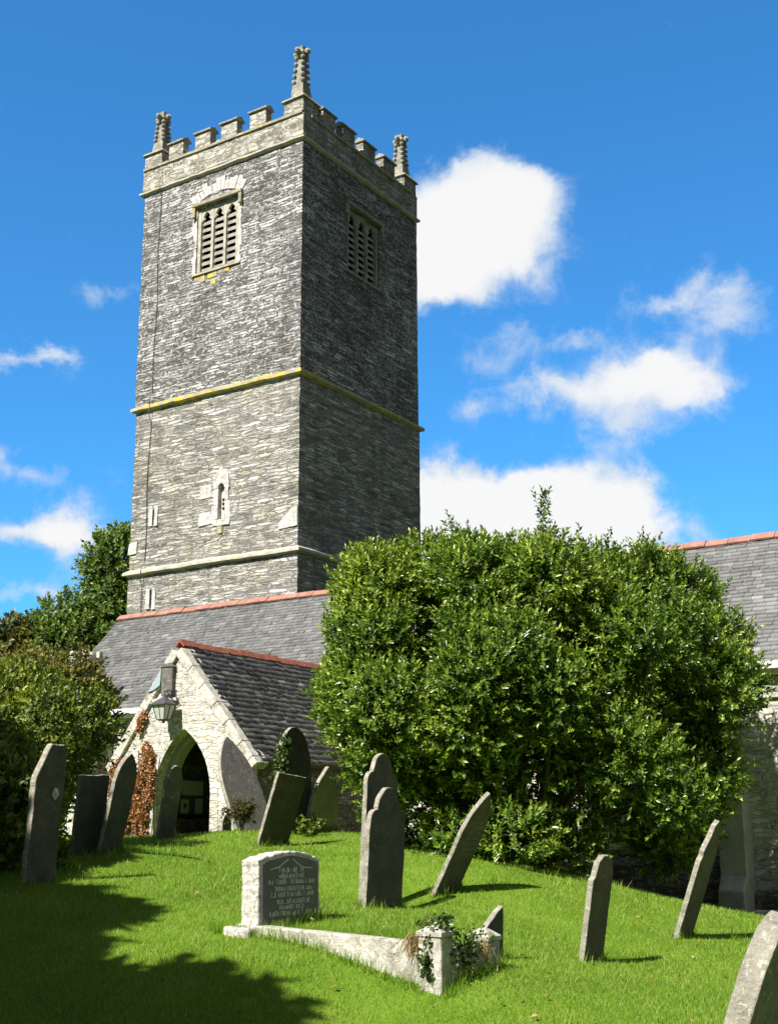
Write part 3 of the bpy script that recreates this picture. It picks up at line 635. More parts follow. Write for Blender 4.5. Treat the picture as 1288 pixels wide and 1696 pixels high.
mb.build('plinth', MT['dark_rubble'], aisle, jitter=.03)
# battlemented turret at the west end
mb = MB(); tx, ty = -22.12, 20.95
mb.box(tx - .27, tx + .27, ty - .27, ty + .27, -.6, 3.62); mb.box(tx - .32, tx + .32, ty - .32, ty + .32, 3.62, 3.70); mb.box(tx - .27, tx + .27, ty - .27, ty + .27, 3.70, 3.90)
for qx in (-1, 0, 1):
    for qy in (-1, 0, 1):
        if qx or qy: mb.frustum(tx + qx * .215, ty + qy * .215, 3.90, 4.10 if qx and qy else 4.06, .07, .07, .05, .05)
mb.build('battlemented_turret', MT['pale'], aisle, jitter=.02)

# ------------------------------------------------------------------ the porch
PY, PX, PZ, PH, PE = 17.5, -16.03, 3.40, 1.86, 1.24      # gable plane, ridge x, ridge z, half width to the eaves, eaves z
porch = empty('church_porch', (PX, 19.5, -.15), 'limewashed stone church porch with pointed arch, steep slate roof and a red ridge', 'porch')
kx = (PZ - PE) / PH
PHL = 1.60; kl = (PZ - PE) / PHL; WL = 1.50; LI = PX - 1.16     # west slope is steeper: its run, pitch, outer and inner wall faces
def gable_poly(hw, drop=0.0, bot=-.9):
    return [(PX - hw, bot), (PX - hw, PZ - kx * hw - drop), (PX, PZ - drop), (PX + hw, PZ - kx * hw - drop), (PX + hw, bot)]
arch_o = pointed(PX - .47, PX + .87, .62, 1.17, 9)
arch_c = (-.47 + .87) / 2
mb = MB()
poly = [(PX - WL, -.9), (PX - WL, PZ - kl * WL - .12), (PX, PZ - .12), (PX + 1.75, PZ - kx * 1.75 - .12), (PX + 1.75, -.9), (PX + .87, -.9)] + list(reversed(arch_o)) + [(PX - .47, -.9)]
mb.prism(poly, PY, PY + .22)
mb.build('gable_wall', MT['limewash'], porch)
arch_i = pointed(PX - .33, PX + .76, .62, 1.02, 9)
mb = MB()
mb.prism([(PX - .60, -.9), (PX - .60, .62)] + pointed(PX - .60, PX + 1.0, .62, 1.32, 9)[1:-1] + [(PX + 1.0, .62), (PX + 1.0, -.9), (PX + .76, -.9)] + list(reversed(arch_i)) + [(PX - .33, -.9)], PY + .223, PY + .46)
mb.build('inner_arch', MT['slate_tan'], porch, bevel=.04)
mb = MB()   # dressed stones round the doorway, slightly proud
for (p0, p1), (r0, r1) in zip(zip(arch_o[:-1], arch_o[1:]), zip(pointed(PX - .65, PX + 1.05, .62, 1.37, 9)[:-1], pointed(PX - .65, PX + 1.05, .62, 1.37, 9)[1:])):
    mb.prism([p0, p1, r1, r0], PY - .012, PY + .05)
for s_, x0 in ((-1, PX - .47), (1, PX + .87)):
    z = -.6
    while z < .6:
        hh = min(random.uniform(.22, .34), .62 - z); w_ = random.uniform(.14, .26); mb.box(min(x0, x0 + s_ * w_), max(x0, x0 + s_ * w_), PY - .012, PY + .05, z, z + hh - .012); z += hh
mb.build('arch_stones', MT['limewash'], porch, jitter=.006)
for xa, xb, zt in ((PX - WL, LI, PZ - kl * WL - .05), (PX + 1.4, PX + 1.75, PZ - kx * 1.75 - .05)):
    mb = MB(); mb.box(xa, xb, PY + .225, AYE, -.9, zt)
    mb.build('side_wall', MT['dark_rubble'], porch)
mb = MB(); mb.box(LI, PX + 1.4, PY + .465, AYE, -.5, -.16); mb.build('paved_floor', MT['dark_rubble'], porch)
# roof slopes
for s_ in (1, -1):
    ph = PH if s_ > 0 else PHL
    V = Vector((-s_ * ph, 0, PZ - PE)).normalized(); Nn = Vector((s_ * (PZ - PE), 0, ph)).normalized(); L = math.hypot(ph, PZ - PE)
    O = Vector((PX + s_ * ph, PY + .10, PE)) - V * .10
    keep = lambda c: c[2] > AZE + (c[1] - AYE) * (AZR - AZE) / (AYR - AYE) - .06
    slates('roof_slope', O, (0, 1, 0), V, Nn, 4.75, L + .09, .2, .135, MT['roof_porch'], porch, keep, tilt=.02, ragged=.02)
    b = MB(); q = [O - Nn * .02, O + V * (L + .1) - Nn * .02]
    b.prism([(p.x, p.z) for p in (q[0], q[1], q[1] - Nn * .08, q[0] - Nn * .08)], PY + .2, AYE + .9 - (0))
    b.build('roof_boarding', MT['wood'], porch)
ridge_tiles('ridge', (PX, PY + .0, PZ - .0), (0, 1, 0), 4.5, MT['clay_dark'], porch, seg=.42, half=.11, drop=.115, S=(1, 0, 0))
for s_ in (1, -1):   # sloping coping stones of the gable
    ph = PH if s_ > 0 else PHL
    V = Vector((s_ * ph, 0, PE - PZ)).normalized(); Nn = Vector((s_ * (PZ - PE), 0, ph)).normalized(); L = math.hypot(ph, PZ - PE); mb = MB(); u = .06
    while u < L + .02:
        w_ = min(random.uniform(.32, .6), L + .06 - u); O = Vector((PX, 0, PZ - .13)) + V * u
        q = [O - Nn * .08, O + V * (w_ - .012) - Nn * .08, O + V * (w_ - .012) + Nn * .10, O + Nn * .10]
        mb.prism([(p.x, p.z) for p in q], PY - .07, PY + .28); u += w_
    if s_ > 0: mb.prism([(PX + 1.68, 1.06), (PX + 1.86, 1.14), (PX + 1.87, 1.24), (PX + 1.7, 1.34)], PY - .06, PY + .26)
    mb.build('coping', MT['pale'], porch, bevel=.012, jitter=.012)
mb = MB(); mb.box(PX - .33, PX - .06, PY - .10, PY + .02, 2.42, 2.94); mb.prism([(PX - .36, 2.94), (PX - .03, 2.94), (PX - .12, 3.02), (PX - .27, 3.02)], PY - .12, PY + .02)
o = mb.build('niche_slab', MT['slate_grey'], porch, bevel=.02, jitter=.015)
mb = MB(); mb.prism([(PX - .36, 2.62), (PX - .34, 2.94), (PX - .52, 2.66), (PX - .66, 2.50), (PX - .50, 2.54)], PY - .10, PY - .07); mb.build('lead_flashing', MT['lead'], porch)
mb = MB(); mb.box(PX - .56, PX + .04, PY - .085, PY + .02, 2.31, 2.37); mb.box(PX - .62, PX - .4, PY - .08, PY + .02, 2.285, 2.308); mb.build('ledge', MT['pale'], porch, jitter=.012)
mb = MB(); mb.box(LI + .01, PX + 1.38, 18.7, 18.86, 1.30, 1.44)
mb.prism([(PX - 1.14, 1.5), (PX - 1.04, 1.5), (PX, 3.02), (PX, 3.16)], 18.7, 18.84); mb.prism([(PX + 1.36, 1.5), (PX + 1.26, 1.5), (PX, 3.02), (PX, 3.16)], 18.7, 18.84)
mb.build('roof_truss', MT['wood'], porch)
mb = MB(); mb.box(PX - .55, PX + .6, AYE - .09, AYE - .04, -.16, 1.7); mb.build('inner_door', MT['wood'], porch)
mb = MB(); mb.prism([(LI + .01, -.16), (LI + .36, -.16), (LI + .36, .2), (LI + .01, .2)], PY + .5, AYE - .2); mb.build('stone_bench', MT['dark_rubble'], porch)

bx = LI
nb = empty('notice_board', (bx, 19.3, .6), 'dark notice board with white papers on the inside wall of the porch', 'notice board')
mb = MB(); mb.box(bx + .003, bx + .03, 18.88, 19.68, .27, 1.0); mb.build('board', MT['board'], nb)
for (y0, y1, z0, z1) in ((18.96, 19.58, .66, .94), (18.94, 19.17, .31, .58), (19.36, 19.58, .31, .60)):
    mb = MB(); mb.box(bx + .031, bx + .034, y0, y1, z0, z1); mb.build('paper', MT['paper'], nb)
mb = MB(); mb.box(bx + .035, bx + .037, 19.02, 19.10, .40, .50); mb.build('printed_picture', MT['board'], nb)

# lantern on a bracket above the arch
lx, ly = -16.10, PY - .27
lan = empty('wall_lantern', (lx, ly, 1.93), 'old square wall lantern with frosted panes and a dark pitched cap over the porch arch', 'lantern')
def ring4(m, z0, z1, h0, h1): m.frustum(lx, ly, z0, z1, h0, h0, h1, h1)
m = MB(); ring4(m, 2.215, 2.235, .185, .185); ring4(m, 2.235, 2.36, .175, .035); ring4(m, 2.36, 2.40, .035, .02); m.blob((lx, ly, 2.41), .022); m.build('cap', MT['lamp_metal'], lan)
m = MB(); ring4(m, 1.96, 2.213, .085, .145); m.build('glass_body', MT['lamp_glass'], lan)
m = MB()
for sx, sy in ((-1, -1), (1, -1), (1, 1), (-1, 1)): m.tube([(lx + sx * .088, ly + sy * .088, 1.955), (lx + sx * .15, ly + sy * .15, 2.215)], .010, 4)
for s_ in (-1, 1): m.tube([(lx + s_ * .09, ly, 1.955), (lx + s_ * .152, ly, 2.215)], .006, 4); m.tube([(lx, ly + s_ * .09, 1.955), (lx, ly + s_ * .152, 2.215)], .006, 4)
ring4(m, 1.93, 1.957, .06, .095); m.blob((lx, ly, 1.915), .03); m.build('frame', MT['lamp_metal'], lan)
m = MB(); m.tube([(lx, ly, 2.40), (lx, ly, 2.47), (lx, ly + .1, 2.50), (lx, PY - .005, 2.47)], .014, 6); m.tube([(lx, PY - .01, 2.28), (lx, ly + .06, 2.48)], .01, 5); m.tube([(lx, ly + .05, 2.40), (lx + .16, PY - .01, 2.24)], .009, 5)
m.box(lx - .05, lx + .05, PY - .016, PY - .002, 2.22, 2.52); m.build('bracket', MT['lamp_metal'], lan)

# ------------------------------------------------------------------ headstones
def outline(kind, w, h):
    a = w / 2
    if kind == 'rect': return [(-a, 0), (-a, h), (a, h), (a, 0)]
    if kind == 'chamfer': return [(-a, 0), (-a, h * .72), (-a * .93, h * .76), (-a * .2, h * .985), (-a * .1, h), (a * .8, h), (a, h * .95), (a, 0)]
    if kind == 'slant': return [(-a, 0), (-a, h * .35), (-a * .7, h * .45), (a, h), (a, 0)]
    if kind == 'gothic': return [(-a, 0)] + pointed(-a, a, h - 1.05 * w, 1.05 * w, 8) + [(a, 0)]
    if kind == 'round': return [(-a, 0)] + [(-a * math.cos(t), h - .8 * w * (1 - math.sin(t))) for t in np.linspace(0, math.pi, 15)] + [(a, 0)]
    if kind == 'shoulder':
        r = .30 * w; zs = h - r - .20 * w
        L = [(-a, 0), (-a, zs - .02)] + [(-a + .17 * w * (1 - math.cos(t)), zs + .17 * w * math.sin(t)) for t in np.linspace(.2, math.pi / 2, 5)]
        L += [(-r - .005, zs + .17 * w), (-r - .01, h - r)]
        R = [(-p, q) for p, q in reversed(L)]
        return L + [(-r * math.cos(t), h - r + r * math.sin(t)) for t in np.linspace(.15, math.pi - .15, 11)] + R
    if kind == 'knob': return [(-a, 0), (-a, h * .78), (-a * .82, h * .81), (-a * .78, h * .85), (-a * .6, h * .94), (-a * .2, h * .995), (a * .3, h), (a * .8, h * .94), (a, h * .84), (a, 0)]
    if kind == 'ogee': return [(-a, 0), (-a, h * .66), (-a * .86, h * .70), (-a * .9, h * .74), (-a * .5, h * .87), (-a * .35, h * .95), (0, h), (a * .4, h * .96), (a * .7, h * .86), (a, h * .70), (a, 0)]
def headstone(base, lean, h, w, th, kind, mat, tilt, label, name='headstone', yaw=0, rough=.010, bury=.3):
    ol = outline(kind, w, h); ol[0] = (ol[0][0], -bury); ol[-1] = (ol[-1][0], -bury)
    pts = []
    for (p, q) in zip(ol[:-1], ol[1:]):
        n = max(1, int(math.dist(p, q) / .05))
        for i in range(n):
            t = i / n; s = Vector((p[0] + (q[0] - p[0]) * t, p[1] + (q[1] - p[1]) * t, 0)); j = mnoise.noise_vector(s * 9 + Vector(base)) * rough + mnoise.noise_vector(s * 31 + Vector(base)) * rough * .5
            pts.append((s.x + j.x, s.y + j.y))
    pts.append(ol[-1])
    m = MB(); m.prism(pts, -th / 2, th / 2, 'x')
    o = m.build(name, MT[mat], bevel=min(.012, th * .16)); o.location = base
    o.data.materials.append(MT['lit_lichen_edge'])          # edges rough, lichened and painted paler to look sunlit; sawn faces smooth, dark
    mi = np.ones(len(o.data.polygons), np.int32); mi[:2] = 0; o.data.polygons.foreach_set('material_index', mi)
    o.rotation_euler = (math.radians(tilt), math.radians(lean), math.radians(yaw))
    return tag(o, label, 'headstone', 'headstones in the churchyard')
HS = []
for st in STONES: HS.append(headstone(*st))
def strokes(lines, w, h0, th, parent, mat, lift=.0025, size=.03):
    """rows of worn lettering too weathered to read: short upright and slanting cuts"""
    m = MB()
    for z, x0, x1 in lines:
        y = x0
        while y < x1:
            if random.random() < .16: y += size * .5; continue
            lw = size * random.uniform(.35, .6); hh = size * random.uniform(.75, 1.05)
            for _ in range(2):
                a = y + random.random() * lw; s = random.uniform(-.3, .3) * lw
                m.add([(th, a, z), (th, a + .008, z), (th, a + .008 + s, z + hh), (th, a + s, z + hh)], [(0, 1, 2, 3)])
            zz = z + random.choice((0, .45, .95)) * hh * .95
            m.add([(th, y, zz), (th, y + lw, zz), (th, y + lw, zz + .007), (th, y, zz + .007)], [(0, 1, 2, 3)])
            y += lw + size * .16
    o = m.build('inscription', mat, recalc=False); o.parent = parent
    return o
strokes([(.95 - k * .07, -.15 + .01 * k, .17) for k in range(8)], .5, 0, .030, HS[10], MT['faint'], size=.028)
m = MB(); m.add([(.058, .02, .86), (.058, .07, .80), (.058, .12, .86), (.058, .10, .92), (.058, .05, .93)], [(0, 1, 2, 3, 4)]); m.build('white_lichen_patch', MT['pale'], recalc=False).parent = HS[0]
# the inscribed stone at the head of the kerbed grave
gx, gy = -7.30, 9.45
h10 = headstone((gx, gy, gz(gx, gy) - .02), -1.2, .70, .93, .19, 'rect', 'crust', 0, 'x', bury=.2, rough=.016)
def seg_outline(a, h, sh): return [(-a, -.2), (-a, h - sh), (-a * .88, h - sh + .015)] + [(a * .86 * t, h - .055 * abs(t) ** 1.4) for t in np.linspace(-1, 1, 13)] + [(a * .9, h - sh + .01), (a, h - sh), (a, -.2)]
def rebuild(o, pts, x0, x1, rough):
    m = MB(); dense = []
    for p, q in zip(pts[:-1], pts[1:]):
        n = max(1, int(math.dist(p, q) / .03))
        for i in range(n):
            t = i / n; v = Vector((p[0] + (q[0] - p[0]) * t, p[1] + (q[1] - p[1]) * t, 0)); j = mnoise.noise_vector(v * 17) * rough
            dense.append((v.x + j.x, v.y + j.y))
    dense.append(pts[-1]); m.prism(dense, x0, x1, 'x'); return m
m = rebuild(None, seg_outline(.455, .665, .075), -.095, .095, .014); tmp = m.build('tmp', MT['crust']); h10.data = tmp.data; bpy.data.objects.remove(tmp)
tag(h10, 'thick lichen-crusted grave headstone with dark inscribed panel at the head of the stone kerb', 'headstone')
m = rebuild(None, [(-.405, -.05), (-.41, .55), (-.33, .58), (-.1, .612), (.0, .62), (.1, .612), (.33, .575), (.415, .55), (.42, -.05)], .0955, .104, .004)
pn = m.build('inscription_panel', MT['panel']); pn.parent = h10
ins = strokes([(.475, -.17, .17), (.425, -.17, .18), (.375, -.33, .36), (.315, -.24, .30), (.265, -.29, .34), (.205, -.21, .27), (.155, -.17, .20), (.105, -.31, .37), (.035, -.27, .36)], .7, 0, .106, h10, MT['letters'], size=.042)
m = MB(); m.add([(.106, .03, .585), (.106, .17, .51), (.106, .33, .50), (.106, .33, .508), (.106, .172, .519), (.106, .033, .595)], [(0, 1, 4, 5), (1, 2, 3, 4)]); m.add([(.106, -.03, .585), (.106, -.17, .52), (.106, -.30, .50), (.106, -.30, .508), (.106, -.172, .53), (.106, -.033, .598)], [(0, 1, 4, 5), (1, 2, 3, 4)])
m.build('carved_border', MT['letters'], recalc=False).parent = h10
# stone kerb
kb = empty('grave_kerb', (-6.4, 9.35, -1.0), 'low weathered granite kerb with two capped corner posts around the grass grave', 'grave kerb')
def rough_box(mb, x0, x1, y0, y1, zb0, zb1, zt0, zt1, n=12):
    """a rail whose bottom and top slope from x0 to x1, cut into short lengths so it can be roughened"""
    ring = lambda t: [(x0 + (x1 - x0) * t, y, z) for y, z in ((y0, zb0 + (zb1 - zb0) * t), (y1, zb0 + (zb1 - zb0) * t), (y1 - .01, zt0 + (zt1 - zt0) * t), (y0 + .02, zt0 + (zt1 - zt0) * t))]
    vs = [p for i in range(n + 1) for p in ring(i / n)]
    mb.add(vs, [(3, 2, 1, 0), tuple(n * 4 + i for i in range(4))] + [(i * 4 + j, i * 4 + (j + 1) % 4, (i + 1) * 4 + (j + 1) % 4, (i + 1) * 4 + j) for i in range(n) for j in range(4)])
m = MB(); rough_box(m, -7.46, -5.52, 8.97, 9.13, -1.2, -1.5, -.80, -.885); m.build('side_rail', MT['kerb'], kb, bevel=.012, jitter=.007)
m = MB(); rough_box(m, -7.22, -5.5, 9.88, 10.0, -1.3, -1.5, -.91, -1.0); m.build('side_rail', MT['kerb'], kb, bevel=.012, jitter=.02)
m = MB(); m.box(-5.47, -5.33, 9.12, 9.68, -1.5, -.93); m.build('foot_rail', MT['kerb'], kb, bevel=.015, jitter=.015)
for (cx, cy, hw, zt) in ((-5.42, 9.02, .105, -.83), (-5.40, 9.76, .10, -.91)):
    m = MB(); m.box(cx - hw, cx + hw, cy - hw, cy + hw, -1.6, zt); o = m.build('corner_post', MT['kerb'], kb, bevel=.012, jitter=.012)
    m = MB(); m.frustum(cx, cy, zt + .002, zt + .035, hw + .012, hw + .012, hw + .012, hw + .012); m.frustum(cx, cy, zt + .035, zt + .105, hw + .012, hw + .012, .012, .012); m.build('cap', MT['kerb'], kb, jitter=.008).parent = o
m = MB(); m.box(-7.53, -7.22, 8.88, 9.05, -1.1, -.83); m.build('corner_stone', MT['kerb'], kb, bevel=.03, jitter=.03)
# small dark memorial by the porch
sm = headstone((-14.35, 16.95, -.10), 0, .36, .24, .12, 'round', 'slate_head', 0, 'small dark rounded memorial on a low plinth at the right foot of the porch arch', name='small_memorial')
m = MB(); m.box(-.14, .14, -.22, .24, -.2, .07); m.build('plinth', MT['slate_head'], bevel=.01).parent = sm
# pale stones by the wall foot
wk = MB(); wk.box(-6.55, -5.7, 20.55, 20.85, -1.6, -1.28); wk.box(-5.68, -4.9, 20.55, 20.85, -1.6, -1.25)
tag(wk.build('kerb_stones', MT['pale'], loc=(-6, 20.7, -1.4), bevel=.03, jitter=.04), 'pale rough kerb stones at the foot of the aisle wall on the far right', 'kerb')

# ------------------------------------------------------------------ foliage
def leaf_geo(base, axis, nrm, L, W, fold=.25):
    """one folded diamond leaf each: returns verts, faces"""
    side = unit(np.cross(axis, nrm)); nrm = np.cross(side, axis); n = len(base)
    L = np.broadcast_to(L, n)[:, None]; W = np.broadcast_to(W, n)[:, None]
    mid = base + axis * L * .48 + nrm * W * fold
    v = np.stack([base, mid + side * W * .5, base + axis * L - nrm * W * .15, mid - side * W * .5], 1).reshape(-1, 3)
    i = np.arange(n)[:, None] * 4
    return v, np.concatenate([i + [0, 1, 2], i + [0, 2, 3]], 1).reshape(-1, 3)
def sprig_leaves(P, A, n, slen, L, W, spread=1.0):
    """P sprig feet, A sprig axes; n leaves spiral up each, tighter at the tip. returns verts, faces, tint per face"""
    N = len(P); k = np.arange(n); t = (k + .5) / n
    a1 = unit(np.cross(A, RNG.normal(size=(N, 3)))); a2 = np.cross(A, a1)
    ph = RNG.random((N, 1)) * 6.28 + k * 2.4 + RNG.normal(size=(N, n)) * .25
    rad = np.cos(ph)[..., None] * a1[:, None] + np.sin(ph)[..., None] * a2[:, None]
    th = (1.35 - .95 * t)[None, :, None] * spread + RNG.normal(size=(N, n, 1)) * .15
    ax = A[:, None] * np.cos(th) + rad * np.sin(th); nr = A[:, None] * np.sin(th) - rad * np.cos(th)
    sl = np.broadcast_to(slen, N)[:, None, None]
    b = P[:, None] + A[:, None] * sl * t[None, :, None] + RNG.normal(size=(N, n, 3)) * .006
    sc = (RNG.random((N, n)) * .5 + .75)
    v, f = leaf_geo(b.reshape(-1, 3), unit(ax.reshape(-1, 3)), unit(nr.reshape(-1, 3)), (L * sc).ravel(), (W * sc).ravel())
    drift = np.array([mnoise.noise(Vector(p) * .75) + .6 * mnoise.noise(Vector(p) * 2.2) for p in P])[:, None]
    tint = np.clip(.12 + .26 * drift + .45 * t[None, :] + RNG.normal(size=(N, n)) * .16 + RNG.normal(size=(N, 1)) * .14, 0, 1)
    return v, f, np.repeat(tint.ravel(), 2)
def crown_points(ells, lobe_r, n_lobes, n_sprigs, core=.62, up=.55, reach=(.82, .98)):
    """ells: (centre, radii) list. lumps sit on their surface; sprig feet cover the lumps"""
    C = np.array([np.array(e[0]) for e in ells]); R = np.array([np.array(e[1]) for e in ells])
    area = np.array([(r[0] * r[1] + r[1] * r[2] + r[0] * r[2]) for r in R]); pr = area / area.sum()
    lc = []; 
    while len(lc) < n_lobes:
        i = RNG.choice(len(C), p=pr); d = unit(RNG.normal(size=3)); p = C[i] + d * R[i] * RNG.uniform(*reach)
        if all(((p - C[j]) / R[j] * 1.06 @ ((p - C[j]) / R[j] * 1.06)) > .8 for j in range(len(C)) if j != i): lc.append(p)
    lc = np.array(lc); lr = RNG.uniform(lobe_r[0], lobe_r[1], n_lobes)
    w = lr ** 2; idx = RNG.choice(n_lobes, n_sprigs * 3, p=w / w.sum()); d = unit(RNG.normal(size=(len(idx), 3)) + [0, 0, .15])
    P = lc[idx] + d * lr[idx][:, None] * RNG.uniform(.6, 1.0, (len(idx), 1)) ** .6
    ok = np.ones(len(P), bool)
    for c, r in zip(C, R): ok &= ((((P - c) / r) ** 2).sum(-1) > core ** 2)
    deep = np.zeros(len(P))
    for c, r in zip(lc, lr): deep += (np.linalg.norm(P - c, axis=1) < r * .72)
    ok &= deep < 1.5
    P, d = P[ok][:n_sprigs], d[ok][:n_sprigs]
    A = unit(d * .8 + [0, 0, up] + RNG.normal(size=P.shape) * .28)
    return P, A, lc
def branches(mb, foot, targets, r0, bend=.2):
    for tpt in targets:
        a, b = Vector(foot), Vector(tpt); a = a + Vector((random.uniform(-.12, .12), random.uniform(-.12, .12), 0)) * (r0 * 8)
        mid = a.lerp(b, .5) + Vector((random.uniform(-bend, bend), random.uniform(-bend, bend), bend * .6)); q = [a, a.lerp(mid, .5) + Vector((0, 0, bend * .2)), mid, mid.lerp(b, .6), b]
        mb.tube(q, [r0, r0 * .8, r0 * .55, r0 * .35, r0 * .12], 6)
def plant(name, label, cat, foot, ells, mat, lobe_r, n_lobes, n_sprigs, per, slen, L, W, core=.62, up=.55, extra=None, group=None, trunk_r=.05, n_br=14, stem='branches', zmin=None, inner=0, reach=(.82, .98)):
    root = empty(name, foot, label, cat, group)
    P, A, lc = crown_points(ells, lobe_r, n_lobes, n_sprigs, core, up, reach)
    if extra is not None: P = np.concatenate([P, extra[0]]); A = np.concatenate([A, extra[1]])
    if inner:      # older shaded growth inside the crown
        C_, R_ = [np.array([e[i] for e in ells]) for i in (0, 1)]; q = RNG.integers(0, len(ells), inner); dd = unit(RNG.normal(size=(inner, 3)))
        P = np.concatenate([P, C_[q] + dd * R_[q] * RNG.uniform(.45, .85, (inner, 1))]); A = np.concatenate([A, unit(dd + RNG.normal(size=dd.shape) * .5)])
    if zmin is not None: k = P[:, 2] > ground_z(P[:, 0], P[:, 1]) + zmin; P, A = P[k], A[k]
    v, f, t = sprig_leaves(P, A, per, RNG.uniform(slen[0], slen[1], len(P)), L, W)
    np_mesh('foliage', v, f, mat, root, tint=t)
    mb = MB(); branches(mb, foot, [lc[i] for i in RNG.choice(len(lc), min(n_br, len(lc)), replace=False)], trunk_r); mb.build(stem, MT['bark'], root)
    return root
def VE(t, s, z, rt, rs, rz): return (np.array(vw(t, s, z)), np.array([(abs(FH.x) * rt + abs(RH.x) * rs), (abs(FH.y) * rt + abs(RH.y) * rs), rz]) * .72)
# the big evergreen bush
BT = 19.0
ells = [VE(BT, 1.2, 2.0, 1.8, 2.0, 2.35), VE(BT, 1.1, 1.6, 1.6, 1.95, 1.4), VE(BT, 2.3, 2.25, 1.9, 2.2, 2.0), VE(BT + .1, 3.25, 2.2, 1.6, 1.7, 1.8), VE(BT + .1, 4.1, 3.0, 1.0, 1.0, 1.0), VE(BT, 2.6, .5, 1.8, 2.2, 1.2), VE(BT - .2, 1.4, .2, 1.3, 1.65, 1.0), VE(BT - .45, 2.1, 1.7, 1.6, 1.7, 1.7), VE(BT - .1, .2, 1.9, 1.0, .9, 1.0), VE(BT - .35, 3.0, 1.2, 1.5, 1.6, 1.3), VE(BT - .2, 1.6, 2.7, 1.4, 1.5, 1.5), VE(BT, .3, 2.85, .9, .85, 1.0), VE(BT, -.05, 2.0, .8, .6, .6), VE(BT, 2.0, 2.6, 1.4, 2.2, 1.7)]
foot = vw(BT, 2.1); foot.z = gz(foot.x, foot.y) - .05
# long shoots standing above the crown
sh_p = []; sh_a = []
def shoot(t, s, z0, h, n, lean=0.0):
    for i in range(n):
        q = np.array(vw(t, s + lean * i / n, z0 + h * i / n)) + RNG.normal(size=3) * .05 * (1 - .5 * i / n) * 1.6
        sh_p.append(q); sh_a.append(unit(np.array([0, 0, 1.0]) + RNG.normal(size=3) * .5 * (1 - .5 * i / n)))
for (s, z0, h, n) in ((2.36, 3.95, 1.0, 26), (2.52, 3.9, .72, 14), (.70, 4.0, .55, 10), (1.0, 4.05, .5, 9), (1.25, 4.0, .58, 10), (1.55, 4.0, .4, 8), (.25, 3.75, .45, 8), (3.1, 3.9, .5, 12), (3.35, 3.9, .45, 10), (3.85, 3.7, .7, 14), (4.15, 3.6, .65, 12), (4.8, 3.3, .5, 9), (5.05, 3.2, .4, 8), (-.45, 3.3, .4, 8), (5.25, 2.6, .45, 9), (5.0, 1.2, .35, 8), (5.1, .55, .3, 8)):
    shoot(BT + RNG.uniform(-.3, .3), s, z0, h * (1 if h > .9 else .72), n, RNG.uniform(-.1, .1))
big = plant('evergreen_bush', 'huge rounded dark green glossy evergreen bush in front of the aisle wall', 'bush', foot, ells, MT['laurel'], (.26, .60), 105, 21000, 13, (.14, .34), .080, .038, core=.82, up=.6,
            extra=(np.array(sh_p), np.array(sh_a)), zmin=.05, n_br=26, trunk_r=.07, inner=5500, reach=(.90, 1.10))
# hedge shrubs on the left
def shrub(name, label, t, s, ells_, mat, n, foot_s=None, **kw):
    ft = vw(t, s if foot_s is None else foot_s); ft.z = gz(ft.x, ft.y) - .05
    return plant(name, label, 'shrub', ft, ells_, mat, (.28, .5), 60, n, 11, (.12, .26), .075, .04, core=.7, up=.35, trunk_r=.045, group='shrubs along the left side', zmin=.03, **kw)
shrub('leafy_shrub', 'yellow-green leafy shrub behind the leaning headstones on the left', 16.8, -5.1, [VE(16.8, -5.35, 1.0, 1.1, 1.1, 1.1), VE(16.6, -5.6, .4, 1.2, 1.1, 1.0), VE(17, -4.6, 1.3, .6, .55, .5)], MT['hedge'], 5600)
shrub('russet_shrub', 'russet-brown and green shrub at the left edge of the picture', 15.6, -5.2, [VE(15.6, -5.1, .85, 1.1, 1.0, 1.15), VE(15.4, -5.4, .2, 1.2, 1.2, .9)], MT['hedge'], 4200)
shrub('russet_tall_shrub', 'tall russet-tipped shrub behind the yellow-green one below the background trees', 18.6, -5.0, [VE(18.6, -5.15, 1.5, .9, .8, 1.0), VE(18.6, -5.9, 1.35, .9, .9, .9)], MT['russet'], 3200)
shrub('dark_low_shrub', 'dark shrub in deep shade behind the tall cut-shouldered headstone', 13.9, -4.4, [VE(13.9, -4.65, .0, .8, .8, .75), VE(14.2, -5.2, .3, .9, .9, .95)], MT['hedge'], 3000)
# trees beyond the west end
def tree(name, label, t, s, ells_, n, L, mat='tree', r=.16, lob=(.5, .95), nl=60):
    ft = vw(t, s); ft.z = gz(ft.x, ft.y) - .1
    return plant(name, label, 'tree', ft, ells_, MT[mat], lob, nl, n, 9, (.25, .5), L, L * .6, core=.5, up=.4, trunk_r=r, n_br=12, stem='trunk', group='trees beyond the west end')
tree('tall_tree', 'taller green tree close against the left side of the tower', 46, -9.6, [VE(46, -9.9, 7.4, 1.9, 1.5, 3.6), VE(46, -9.3, 5.2, 2.2, 2.1, 3.2), VE(46, -9.75, 9.7, 1.0, .9, 1.2)], 6500, .17)
tree('round_tree', 'lower round green tree left of the tall one beside the aisle roof', 44, -11.2, [VE(44, -11.2, 5.2, 2.2, 1.8, 2.6), VE(44, -12.0, 4.4, 1.9, 1.1, 2.0), VE(44, -10.2, 4.5, 2, 1.6, 2.6)], 6000, .17)
tree('sparse_tree', 'thin sparse-leaved tree top at the far left edge', 42, -13.0, [VE(42, -12.9, 5.9, .6, .6, .9)], 420, .17, mat='russet', r=.08, nl=16, lob=(.3, .5))
